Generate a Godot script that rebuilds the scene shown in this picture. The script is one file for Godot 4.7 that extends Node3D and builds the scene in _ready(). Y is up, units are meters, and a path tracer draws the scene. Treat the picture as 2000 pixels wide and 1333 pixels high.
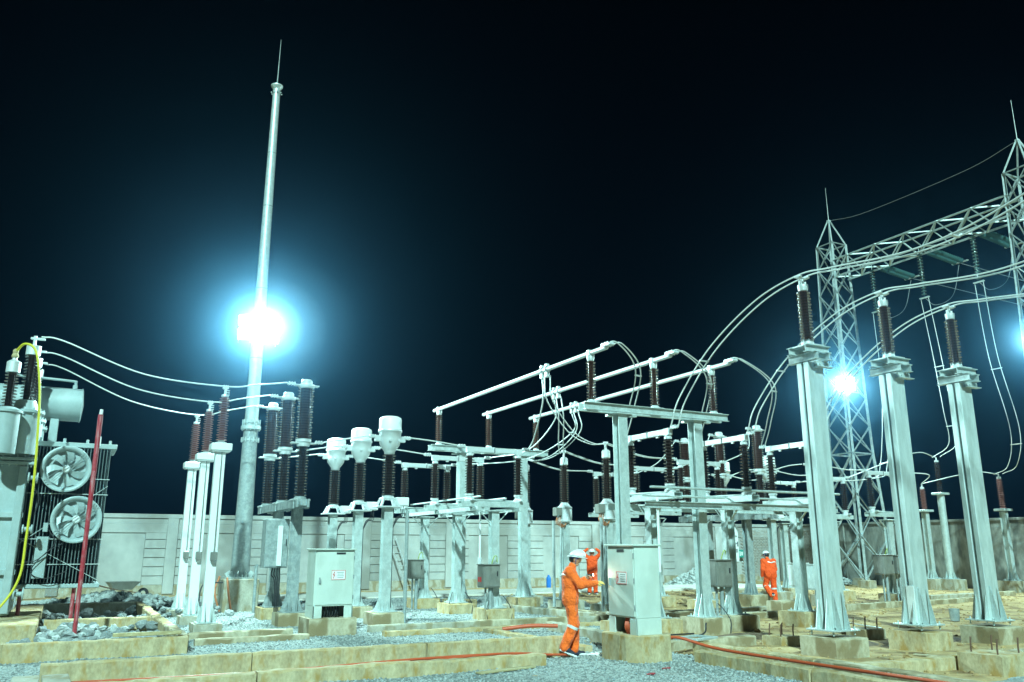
extends Node3D
# Night view of a substation yard. Axes: x runs along the boundary wall, z towards the camera's side of the yard, y up, metres.
# P(a, b, h): a along the wall, b away from the camera, h height.

var M := {}
var cache := {}
var rng := RandomNumberGenerator.new()


class MB:  # collects triangles for one mesh
	var v := PackedVector3Array()
	var n := PackedVector3Array()

	func tri(a: Vector3, b: Vector3, c: Vector3, na: Vector3, nb: Vector3, nc: Vector3) -> void:
		if (b - a).cross(c - a).dot(na + nb + nc) > 0.0:
			v.append(a); v.append(c); v.append(b)
			n.append(na); n.append(nc); n.append(nb)
		else:
			v.append(a); v.append(b); v.append(c)
			n.append(na); n.append(nb); n.append(nc)

	func quad(a: Vector3, b: Vector3, c: Vector3, d: Vector3, nn: Vector3) -> void:
		tri(a, b, c, nn, nn, nn)
		tri(a, c, d, nn, nn, nn)

	func box(c: Vector3, s: Vector3, bs := Basis(), bev := 0.0) -> void:
		var h := s * 0.5
		var e := minf(bev, minf(h.x, minf(h.y, h.z)) * 0.45)
		var ax := [Vector3.RIGHT, Vector3.UP, Vector3.BACK]
		for i in 3:
			var j := (i + 1) % 3
			var k := (i + 2) % 3
			for sg in [-1.0, 1.0]:
				var p: Array[Vector3] = []
				for q in [[-1, -1], [1, -1], [1, 1], [-1, 1]]:
					var w := Vector3.ZERO
					w[i] = sg * h[i]
					w[j] = q[0] * (h[j] - e)
					w[k] = q[1] * (h[k] - e)
					p.append(c + bs * w)
				quad(p[0], p[1], p[2], p[3], bs * (ax[i] * sg))
			if e > 0.0:
				for sj in [-1.0, 1.0]:
					for sk in [-1.0, 1.0]:
						var p: Array[Vector3] = []
						for si in [-1.0, 1.0]:
							var w := Vector3.ZERO
							w[i] = si * (h[i] - e)
							w[j] = sj * h[j]
							w[k] = sk * (h[k] - e)
							p.append(c + bs * w)
							w[j] = sj * (h[j] - e)
							w[k] = sk * h[k]
							p.append(c + bs * w)
						quad(p[0], p[1], p[3], p[2], bs * ((ax[j] * sj + ax[k] * sk).normalized()))
		if e > 0.0:
			for sx in [-1.0, 1.0]:
				for sy in [-1.0, 1.0]:
					for sz in [-1.0, 1.0]:
						var sgn := Vector3(sx, sy, sz)
						var q := sgn * (h - Vector3.ONE * e)
						var m := bs * (sgn.normalized())
						tri(c + bs * (q + Vector3(sx * e, 0, 0)), c + bs * (q + Vector3(0, sy * e, 0)), c + bs * (q + Vector3(0, 0, sz * e)), m, m, m)

	static func along(p: Vector3, q: Vector3, up := Vector3.UP) -> Basis:  # x runs from p to q, y as near to up as it can
		var x := (q - p).normalized()
		if absf(x.dot(up)) > 0.98:
			up = Vector3.RIGHT if absf(x.x) < 0.9 else Vector3.BACK
		var z := x.cross(up).normalized()
		return Basis(x, z.cross(x), z)

	func bar(p: Vector3, q: Vector3, w: float, h: float, up := Vector3.UP, bev := 0.0) -> void:
		box((p + q) * 0.5, Vector3(p.distance_to(q), h, w), along(p, q, up), bev)

	func angle(p: Vector3, q: Vector3, w: float, t: float, up := Vector3.UP) -> void:  # L section
		var bs := along(p, q, up)
		var l := p.distance_to(q)
		var c := (p + q) * 0.5
		box(c + bs * Vector3(0, -w * 0.5 + t * 0.5, 0), Vector3(l, t, w), bs)
		box(c + bs * Vector3(0, t * 0.5, -w * 0.5 + t * 0.5), Vector3(l, w - t, t), bs)

	func ibeam(p: Vector3, q: Vector3, d: float, w: float, t := 0.014, up := Vector3.UP) -> void:
		var bs := along(p, q, up)
		var l := p.distance_to(q)
		var c := (p + q) * 0.5
		box(c + bs * Vector3(0, d * 0.5 - t * 0.5, 0), Vector3(l, t, w), bs)
		box(c - bs * Vector3(0, d * 0.5 - t * 0.5, 0), Vector3(l, t, w), bs)
		box(c, Vector3(l, d - 2.0 * t, t), bs)

	func tube(p: PackedVector3Array, r: float, seg := 8, r1 := -1.0) -> void:
		if r1 < 0.0:
			r1 = r
		var m := p.size()
		var t0 := (p[1] - p[0]).normalized()
		var side := t0.cross(Vector3.UP if absf(t0.y) < 0.95 else Vector3.RIGHT).normalized()
		var rings: Array = []
		for i in m:
			var t := (p[mini(i + 1, m - 1)] - p[maxi(i - 1, 0)]).normalized()
			side = (side - t * side.dot(t)).normalized()
			var u := t.cross(side)
			var rr := lerpf(r, r1, float(i) / (m - 1))
			var ring: Array = []
			for k in seg + 1:
				var an := TAU * k / seg
				var d := side * cos(an) + u * sin(an)
				ring.append([p[i] + d * rr, d])
			rings.append(ring)
		for i in m - 1:
			for k in seg:
				var a = rings[i][k]
				var b = rings[i][k + 1]
				var c = rings[i + 1][k + 1]
				var d = rings[i + 1][k]
				tri(a[0], b[0], c[0], a[1], b[1], c[1])
				tri(a[0], c[0], d[0], a[1], c[1], d[1])
		for e in [0, m - 1]:
			var nn := (p[0] - p[1]).normalized() if e == 0 else (p[m - 1] - p[m - 2]).normalized()
			for k in seg:
				tri(p[e], rings[e][k][0], rings[e][k + 1][0], nn, nn, nn)

	func rod(p: Vector3, q: Vector3, r: float, seg := 10, r1 := -1.0) -> void:
		tube(PackedVector3Array([p, q]), r, seg, r1)

	func lathe(prof: Array, at := Vector3.ZERO, bs := Basis(), seg := 16, smooth := false) -> void:
		var cs: Array[Vector2] = []
		for k in seg + 1:
			cs.append(Vector2(cos(TAU * k / seg), sin(TAU * k / seg)))
		var nr: Array[Vector2] = []
		for i in prof.size() - 1:
			var d: Vector2 = prof[i + 1] - prof[i]
			nr.append(Vector2(d.y, -d.x).normalized())
		for i in prof.size() - 1:
			var n0 := nr[i]
			var n1 := nr[i]
			if smooth:
				if i > 0: n0 = (nr[i] + nr[i - 1]).normalized()
				if i < nr.size() - 1: n1 = (nr[i] + nr[i + 1]).normalized()
			var a: Vector2 = prof[i]
			var b: Vector2 = prof[i + 1]
			for k in seg:
				var c0 := cs[k]
				var c1 := cs[k + 1]
				var p00 := at + bs * Vector3(a.x * c0.x, a.y, a.x * c0.y)
				var p01 := at + bs * Vector3(a.x * c1.x, a.y, a.x * c1.y)
				var p10 := at + bs * Vector3(b.x * c0.x, b.y, b.x * c0.y)
				var p11 := at + bs * Vector3(b.x * c1.x, b.y, b.x * c1.y)
				var m00 := bs * Vector3(n0.x * c0.x, n0.y, n0.x * c0.y)
				var m01 := bs * Vector3(n0.x * c1.x, n0.y, n0.x * c1.y)
				var m10 := bs * Vector3(n1.x * c0.x, n1.y, n1.x * c0.y)
				var m11 := bs * Vector3(n1.x * c1.x, n1.y, n1.x * c1.y)
				if a.x > 1e-5:
					tri(p00, p01, p11, m00, m01, m11)
				if b.x > 1e-5:
					tri(p00, p11, p10, m00, m11, m10)

	func ball(c: Vector3, r: Vector3, seg := 12) -> void:
		var prof: Array = []
		for i in 9:
			var an := -PI / 2 + PI * i / 8
			prof.append(Vector2(cos(an), sin(an)))
		prof[0].x = 0.0
		prof[8].x = 0.0
		lathe(prof, c, Basis.from_scale(r), seg, true)

	func mesh() -> ArrayMesh:
		var arr := []
		arr.resize(Mesh.ARRAY_MAX)
		arr[Mesh.ARRAY_VERTEX] = v
		arr[Mesh.ARRAY_NORMAL] = n
		var m := ArrayMesh.new()
		m.add_surface_from_arrays(Mesh.PRIMITIVE_TRIANGLES, arr)
		return m


# ---------------------------------------------------------------- helpers
func P(a: float, b: float, h := 0.0) -> Vector3:
	return Vector3(a, h, -b)


func thing(called: String, label: String, category: String, at := Vector3.ZERO, turn := 0.0, group := "") -> Node3D:
	var o := Node3D.new()
	o.name = called
	add_child(o, true)
	o.position = at
	o.rotation.y = turn
	o.set_meta("label", label)
	o.set_meta("category", category)
	if group: o.set_meta("group", group)
	return o


func part(called: String, mb, mat: String, parent: Node = self, at := Vector3.ZERO, bs := Basis()) -> MeshInstance3D:
	var o := MeshInstance3D.new()
	o.name = called
	o.mesh = mb.mesh() if mb is MB else mb
	o.material_override = M[mat]
	o.transform = Transform3D(bs, at)
	parent.add_child(o, true)
	return o


func tag(o: Node, label: String, category: String, group := "") -> Node:
	o.set_meta("label", label)
	o.set_meta("category", category)
	if group: o.set_meta("group", group)
	return o


func struct(called: String, mb, mat: String, at := Vector3.ZERO, label := "") -> MeshInstance3D:
	var o := part(called, mb, mat, self, at)
	o.set_meta("kind", "structure")
	if label:
		o.set_meta("label", label)
	return o


func smooth_path(c: Array, steps := 10) -> PackedVector3Array:  # a curve through the points c
	var out := PackedVector3Array()
	for i in c.size() - 1:
		var p0: Vector3 = c[maxi(i - 1, 0)]
		var p1: Vector3 = c[i]
		var p2: Vector3 = c[i + 1]
		var p3: Vector3 = c[mini(i + 2, c.size() - 1)]
		if i == 0: p0 = p1 * 2.0 - p2
		if i + 2 > c.size() - 1: p3 = p2 * 2.0 - p1
		for k in steps:
			out.append(p1.cubic_interpolate(p2, p0, p3, float(k) / steps))
	out.append(c[-1])
	return out


func wire(called: String, label: String, c: Array, r := 0.017, group := "", mat := "cable", cat := "wire") -> void:
	var mb := MB.new()
	mb.tube(smooth_path(c), r, 7)
	tag(part(called, mb, mat), label, cat, group)


func twin(label: String, c: Array, side: Vector3, spacers: Array, group := "", r := 0.0145) -> void:  # two bundled conductors with spacers
	var t := thing("twin_conductor", label, "conductor", Vector3.ZERO, 0.0, group)
	var path := smooth_path(c, 12)
	for s in [-1.0, 1.0]:
		var q := PackedVector3Array()
		for p in path: q.append(p + side * s)
		var mb := MB.new()
		mb.tube(q, r, 7)
		part("wire", mb, "cable", t)
	for f in spacers:
		var i := int(f * (path.size() - 1))
		var mb := MB.new()
		mb.bar(path[i] - side * 1.25, path[i] + side * 1.25, 0.05, 0.035, Vector3.UP, 0.008)
		part("spacer", mb, "alu", t)


# ---------------------------------------------------------------- textures and materials
func noise_bytes(size: int, sd: int, freq: float, kind := FastNoiseLite.TYPE_SIMPLEX_SMOOTH, oct := 4) -> PackedByteArray:
	var f := FastNoiseLite.new()
	f.seed = sd
	f.frequency = freq
	f.noise_type = kind
	f.fractal_octaves = oct
	if kind == FastNoiseLite.TYPE_CELLULAR:
		f.fractal_type = FastNoiseLite.FRACTAL_NONE
		f.cellular_return_type = FastNoiseLite.RETURN_CELL_VALUE
	var im := f.get_seamless_image(size, size)
	im.convert(Image.FORMAT_L8)
	return im.get_data()


func tex(sd: int, c0: Color, c1: Color, stain: Color, amount: float, fc: float, ff: float, fine := 0.5, size := 512, cell := false) -> ImageTexture:
	var a := noise_bytes(size, sd, fc)
	var b := noise_bytes(size, sd + 7, ff, FastNoiseLite.TYPE_CELLULAR if cell else FastNoiseLite.TYPE_SIMPLEX_SMOOTH, 3)
	var s := noise_bytes(size, sd + 19, fc * 0.8)
	var d := PackedByteArray()
	d.resize(size * size * 3)
	for i in size * size:
		var t := clampf((a[i] / 255.0) * (1.0 - fine) + (b[i] / 255.0) * fine, 0, 1)
		t = clampf((t - 0.5) * 1.5 + 0.5, 0, 1)
		var k := clampf((s[i] / 255.0 - 0.5) * 4.0, 0, 1) * amount
		var c := c0.lerp(c1, t).lerp(stain, k).linear_to_srgb()
		d[i * 3] = int(c.r * 255.0)
		d[i * 3 + 1] = int(c.g * 255.0)
		d[i * 3 + 2] = int(c.b * 255.0)
	return ImageTexture.create_from_image(Image.create_from_data(size, size, false, Image.FORMAT_RGB8, d))


func height_tex(sd: int, freq: float, cell := false, size := 512) -> ImageTexture:
	var f := FastNoiseLite.new()
	f.seed = sd
	f.frequency = freq
	f.fractal_octaves = 4
	if cell:
		f.noise_type = FastNoiseLite.TYPE_CELLULAR
		f.fractal_type = FastNoiseLite.FRACTAL_NONE
		f.cellular_return_type = FastNoiseLite.RETURN_DISTANCE
	var im := f.get_seamless_image(size, size, cell)
	im.convert(Image.FORMAT_L8)
	return ImageTexture.create_from_image(im)


func mat(called: String, c, rough: float, metal := 0.0, t: Texture2D = null, sc := Vector3.ONE, bump: Texture2D = null, bs := 0.0) -> StandardMaterial3D:
	var m := StandardMaterial3D.new()
	m.resource_name = called
	m.roughness = rough
	m.metallic = metal
	if t:
		m.albedo_texture = t
	else:
		m.albedo_color = (c as Color).linear_to_srgb()
	if bump:
		m.heightmap_enabled = true
		m.heightmap_texture = bump
		m.heightmap_scale = bs
	if t or bump:
		m.uv1_triplanar = true
		m.uv1_world_triplanar = true
		m.uv1_scale = sc
	M[called] = m
	return m


func make_materials() -> void:
	var rough_h := height_tex(5, 0.02)
	var galv := tex(11, Color(0.45, 0.52, 0.51), Color(0.59, 0.65, 0.635), Color(0.38, 0.425, 0.41), 0.5, 0.010, 0.09, 0.35, 512, true)
	mat("galv", null, 0.42, 0.35, galv, Vector3(0.9, 0.7, 0.9))
	mat("galv_dull", null, 0.6, 0.15, tex(12, Color(0.22, 0.26, 0.26), Color(0.36, 0.40, 0.39), Color(0.18, 0.20, 0.19), 0.5, 0.012, 0.09, 0.4, 512, true), Vector3(0.9, 0.7, 0.9))
	mat("alu", Color(0.62, 0.66, 0.66), 0.42, 0.35)
	mat("cable", Color(0.62, 0.65, 0.64), 0.45, 0.2)
	mat("thin_wire", Color(0.25, 0.27, 0.28), 0.6, 0.2)
	mat("porcelain", Color(0.075, 0.036, 0.028), 0.16)
	mat("porcelain_dark", Color(0.035, 0.022, 0.02), 0.16)
	mat("polymer", Color(0.24, 0.095, 0.08), 0.45)
	mat("grey_polymer", Color(0.12, 0.14, 0.15), 0.4)
	mat("glass_disc", Color(0.05, 0.11, 0.10), 0.12)
	mat("tank_paint", null, 0.42, 0.0, tex(13, Color(0.29, 0.36, 0.36), Color(0.38, 0.45, 0.45), Color(0.25, 0.29, 0.28), 0.4, 0.006, 0.05, 0.25), Vector3(0.5, 0.4, 0.5))
	mat("radiator_paint", Color(0.10, 0.125, 0.125), 0.5)
	mat("cabinet_paint", null, 0.5, 0.0, tex(14, Color(0.49, 0.54, 0.485), Color(0.55, 0.60, 0.545), Color(0.42, 0.455, 0.40), 0.5, 0.006, 0.06, 0.3), Vector3(0.6, 0.35, 0.6))
	mat("white_paint", Color(0.72, 0.75, 0.74), 0.45)
	mat("stainless", null, 0.45, 0.3, tex(15, Color(0.20, 0.20, 0.18), Color(0.27, 0.27, 0.24), Color(0.16, 0.15, 0.13), 0.5, 0.01, 0.05, 0.3), Vector3(1, 0.5, 1))
	mat("dark_gap", Color(0.012, 0.012, 0.012), 0.8)
	mat("black_rubber", Color(0.02, 0.02, 0.022), 0.6)
	mat("concrete", null, 0.9, 0.0, tex(21, Color(0.31, 0.23, 0.12), Color(0.57, 0.46, 0.285), Color(0.36, 0.21, 0.055), 0.9, 0.010, 0.06, 0.4), Vector3(0.7, 0.4, 0.7), rough_h, 0.6)
	mat("concrete_pale", null, 0.9, 0.0, tex(41, Color(0.32, 0.265, 0.165), Color(0.54, 0.47, 0.34), Color(0.22, 0.155, 0.075), 0.9, 0.007, 0.05, 0.4), Vector3(0.5, 0.4, 0.5), rough_h, 0.8)
	mat("galv_column", null, 0.42, 0.3, tex(42, Color(0.46, 0.53, 0.52), Color(0.60, 0.67, 0.655), Color(0.40, 0.45, 0.43), 0.6, 0.012, 0.08, 0.35), Vector3(1.1, 0.22, 1.1))
	mat("concrete_grey", null, 0.9, 0.0, tex(22, Color(0.27, 0.25, 0.19), Color(0.44, 0.41, 0.33), Color(0.25, 0.19, 0.10), 0.8, 0.010, 0.06, 0.4), Vector3(0.6, 0.35, 0.6), rough_h, 0.6)
	mat("plaster", null, 0.92, 0.0, tex(23, Color(0.28, 0.285, 0.27), Color(0.44, 0.445, 0.42), Color(0.22, 0.215, 0.19), 0.9, 0.005, 0.03, 0.3), Vector3(0.16, 0.12, 0.16), rough_h, 0.4)
	mat("rough_wall", null, 0.95, 0.0, tex(24, Color(0.14, 0.14, 0.12), Color(0.34, 0.34, 0.30), Color(0.09, 0.09, 0.075), 0.9, 0.010, 0.03, 0.3), Vector3(0.3, 0.12, 0.3), rough_h, 1.0)
	mat("brick", null, 0.9, 0.0, tex(25, Color(0.25, 0.24, 0.21), Color(0.44, 0.42, 0.38), Color(0.30, 0.22, 0.16), 0.5, 0.02, 0.08, 0.5), Vector3(0.6, 0.6, 0.6))
	mat("mortar", Color(0.36, 0.35, 0.32), 0.95)
	mat("soil", null, 0.97, 0.0, tex(26, Color(0.33, 0.205, 0.085), Color(0.56, 0.40, 0.20), Color(0.17, 0.095, 0.04), 0.8, 0.008, 0.04, 0.45, 1024), Vector3(0.13, 0.13, 0.13), height_tex(8, 0.012), 5.0)
	mat("mud", null, 0.85, 0.0, tex(27, Color(0.10, 0.055, 0.03), Color(0.24, 0.16, 0.09), Color(0.07, 0.04, 0.02), 0.6, 0.01, 0.05, 0.4), Vector3(0.5, 0.5, 0.5), rough_h, 3.0)
	mat("gravel", null, 0.95, 0.0, tex(28, Color(0.15, 0.17, 0.165), Color(0.46, 0.50, 0.48), Color(0.24, 0.25, 0.22), 0.5, 0.01, 0.07, 0.75, 1024, true), Vector3(0.55, 0.55, 0.55), height_tex(9, 0.07, true, 1024), 2.5)
	mat("stone_light", null, 0.9, 0.0, tex(29, Color(0.26, 0.28, 0.27), Color(0.46, 0.49, 0.47), Color(0.2, 0.21, 0.2), 0.4, 0.02, 0.1, 0.5), Vector3(2, 2, 2))
	mat("stone_dark", null, 0.9, 0.0, tex(30, Color(0.14, 0.155, 0.155), Color(0.30, 0.32, 0.31), Color(0.1, 0.11, 0.1), 0.4, 0.02, 0.1, 0.5), Vector3(2, 2, 2))
	mat("path", null, 0.9, 0.0, tex(31, Color(0.50, 0.49, 0.43), Color(0.64, 0.62, 0.56), Color(0.42, 0.38, 0.30), 0.5, 0.008, 0.05, 0.4), Vector3(0.4, 0.4, 0.4))
	mat("orange_conduit", Color(0.52, 0.085, 0.03), 0.45)
	mat("red_pipe", null, 0.5, 0.0, tex(32, Color(0.30, 0.012, 0.025), Color(0.40, 0.03, 0.04), Color(0.5, 0.3, 0.3), 0.5, 0.02, 0.06, 0.3), Vector3(1, 0.3, 1))
	mat("yellow", Color(0.55, 0.48, 0.02), 0.5)
	mat("copper", Color(0.42, 0.16, 0.07), 0.5, 0.3)
	mat("earth_cable", Color(0.30, 0.38, 0.04), 0.5)
	mat("orange_cloth", null, 0.85, 0.0, tex(33, Color(0.88, 0.125, 0.008), Color(0.93, 0.145, 0.010), Color(0.80, 0.105, 0.008), 0.5, 0.008, 0.03, 0.3), Vector3(1.6, 1.1, 1.6), height_tex(10, 0.008), 5.0)
	M["orange_cloth"].rim_enabled = true
	M["orange_cloth"].rim = 0.25
	mat("red_cloth", null, 0.85, 0.0, tex(34, Color(0.86, 0.08, 0.006), Color(0.90, 0.092, 0.008), Color(0.74, 0.06, 0.006), 0.5, 0.008, 0.03, 0.3), Vector3(1.6, 1.1, 1.6), height_tex(10, 0.008), 5.0)
	mat("reflective", Color(0.72, 0.72, 0.70), 0.35, 0.2)
	mat("helmet", Color(0.80, 0.82, 0.82), 0.28)
	mat("helmet_blue", Color(0.02, 0.06, 0.32), 0.4)
	mat("skin", Color(0.42, 0.24, 0.15), 0.55)
	mat("hair", Color(0.012, 0.010, 0.010), 0.6)
	mat("glove", Color(0.55, 0.40, 0.12), 0.8)
	mat("shoe", Color(0.012, 0.014, 0.03), 0.7)
	mat("sole", Color(0.70, 0.72, 0.70), 0.6)
	mat("ladder", Color(0.55, 0.58, 0.58), 0.4, 0.4)
	mat("blue_plastic", Color(0.02, 0.16, 0.55), 0.4)
	mat("green_plastic", Color(0.02, 0.30, 0.24), 0.4)
	mat("timber", null, 0.85, 0.0, tex(35, Color(0.34, 0.27, 0.14), Color(0.5, 0.42, 0.24), Color(0.25, 0.18, 0.08), 0.5, 0.02, 0.06, 0.4), Vector3(0.4, 2, 2))
	mat("rust", Color(0.12, 0.06, 0.035), 0.85)
	mat("label_white", Color(0.75, 0.76, 0.74), 0.6)
	mat("label_black", Color(0.015, 0.015, 0.018), 0.5)
	mat("label_red", Color(0.6, 0.02, 0.02), 0.5)
	mat("label_grey", Color(0.25, 0.27, 0.27), 0.6)
	for e in [["flood_glow", Color(0.86, 1.0, 1.0), 14.0], ["torch_glow", Color(1.0, 0.93, 0.75), 9.0]]:
		var m := mat(e[0], Color.WHITE, 0.3)
		m.emission_enabled = true
		m.emission = e[1]
		m.emission_energy_multiplier = e[2]


# ---------------------------------------------------------------- shared shapes
func insulator(h: float, rc: float, rs: float, sheds: int, seg := 18) -> ArrayMesh:
	var key := "ins%.3f_%.3f_%.3f_%d" % [h, rc, rs, sheds]
	if not cache.has(key):
		var mb := MB.new()
		var pr: Array = [Vector2(rc, 0)]
		var n := maxi(6, int(sheds * 0.72))
		var p := h / n
		for i in n:
			var y := p * i
			var r := rs * 1.06 if i % 2 == 0 else rs * 0.95
			pr.append(Vector2(rc * 0.92, y + p * 0.34))
			pr.append(Vector2(r, y + p * 0.24))
			pr.append(Vector2(r * 1.006, y + p * 0.36))
			pr.append(Vector2(rc * 0.92, y + p * 0.72))
		pr.append(Vector2(rc, h))
		mb.lathe(pr, Vector3.ZERO, Basis(), seg)
		cache[key] = mb.mesh()
	return cache[key]


func h_post(y0: float, y1: float, w := 0.22, d := 0.22, t := 0.014) -> MB:  # H section, flanges on the z sides
	var mb := MB.new()
	var c := (y0 + y1) * 0.5
	for s in [-1, 1]:
		mb.box(Vector3(0, c, s * (d - t) * 0.5), Vector3(w, y1 - y0, t), Basis(), 0.003)
	mb.box(Vector3(0, c, 0), Vector3(t, y1 - y0, d - 2 * t))
	return mb


func h_base(y0: float, w: float, plate: float, gus: float) -> MB:  # base plate, stiffeners and anchor bolts
	var mb := MB.new()
	mb.box(Vector3(0, y0 + 0.013, 0), Vector3(plate, 0.026, plate), Basis(), 0.004)
	var hw := w * 0.5
	var o := plate * 0.5 - 0.02
	for s in [-1.0, 1.0]:
		for q in [-0.6, 0.6]:
			var x: float = q * hw
			for zt in [-0.006, 0.006]:
				mb.tri(Vector3(x + zt, y0 + 0.026, s * hw), Vector3(x + zt, y0 + 0.026, s * o), Vector3(x + zt, y0 + gus, s * hw), Vector3(signf(zt), 0, 0), Vector3(signf(zt), 0, 0), Vector3(signf(zt), 0, 0))
				mb.tri(Vector3(s * hw, y0 + 0.026, x + zt), Vector3(s * o, y0 + 0.026, x + zt), Vector3(s * hw, y0 + gus, x + zt), Vector3(0, 0, signf(zt)), Vector3(0, 0, signf(zt)), Vector3(0, 0, signf(zt)))
			var nz := Vector3(0, 0.5, s).normalized()
			mb.quad(Vector3(x - 0.006, y0 + gus, s * hw), Vector3(x + 0.006, y0 + gus, s * hw), Vector3(x + 0.006, y0 + 0.026, s * o), Vector3(x - 0.006, y0 + 0.026, s * o), nz)
			var nx := Vector3(s, 0.5, 0).normalized()
			mb.quad(Vector3(s * hw, y0 + gus, x - 0.006), Vector3(s * hw, y0 + gus, x + 0.006), Vector3(s * o, y0 + 0.026, x + 0.006), Vector3(s * o, y0 + 0.026, x - 0.006), nx)
			mb.rod(Vector3(s * (o - 0.04), y0 - 0.07, q * o * 1.35), Vector3(s * (o - 0.04), y0 + 0.07, q * o * 1.35), 0.016, 6)
	return mb


func pedestal(a: float, b: float, w: float, d: float, h: float, label: String, m := "concrete", bolts := false) -> Node3D:
	var t := thing("concrete_pedestal", label, "pedestal", P(a, b), 0.0, "concrete pedestals under the yard equipment")
	part("block", worn_bar(Vector3(-w * 0.5, h * 0.5 - 0.2, 0), Vector3(w * 0.5, h * 0.5 - 0.2, 0), d, h + 0.4), m if sin(a * 37.0 + b * 13.0) < 0.3 or m != "concrete" else "concrete_pale", t, Vector3.ZERO, Basis(Vector3.UP, 0.02 * sin(a * 7.0)))
	if bolts:
		for s in [-1.0, 1.0]:
			for q in [-1.0, 1.0]:
				var r := MB.new()
				r.tube(PackedVector3Array([Vector3(s * w * 0.3, h - 0.02, q * d * 0.3), Vector3(s * w * 0.3, h + 0.1, q * d * 0.3), Vector3(s * w * 0.3 + 0.02, h + 0.22, q * d * 0.3)]), 0.014, 6)
				part("anchor_bolt", r, "rust", t)
	return t


func clamp_shape(mb: MB, c: Vector3, dir: Vector3, l := 0.22, w := 0.07) -> void:  # bolted connector
	var bs := MB.along(c, c + dir)
	mb.box(c, Vector3(l, 0.035, w), bs, 0.008)
	mb.box(c + bs * Vector3(0, 0.03, 0), Vector3(l * 0.8, 0.03, w * 1.2), bs, 0.008)
	for i in 3:
		for s in [-1, 1]:
			mb.rod(c + bs * Vector3((i - 1) * l * 0.3, -0.03, s * w * 0.45), c + bs * Vector3((i - 1) * l * 0.3, 0.065, s * w * 0.45), 0.011, 6)


func earth_loop(t: Node3D, x: float, z: float, h: float) -> void:
	var mb := MB.new()
	mb.tube(smooth_path([Vector3(x, h + 0.3, z), Vector3(x * 1.5, h + 0.14, z * 1.5), Vector3(x * 1.9, h - 0.08, z * 1.9), Vector3(x * 1.7, -0.02, z * 2.0)], 6), 0.011, 6)
	part("earth_lead", mb, "black_rubber", t)


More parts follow.
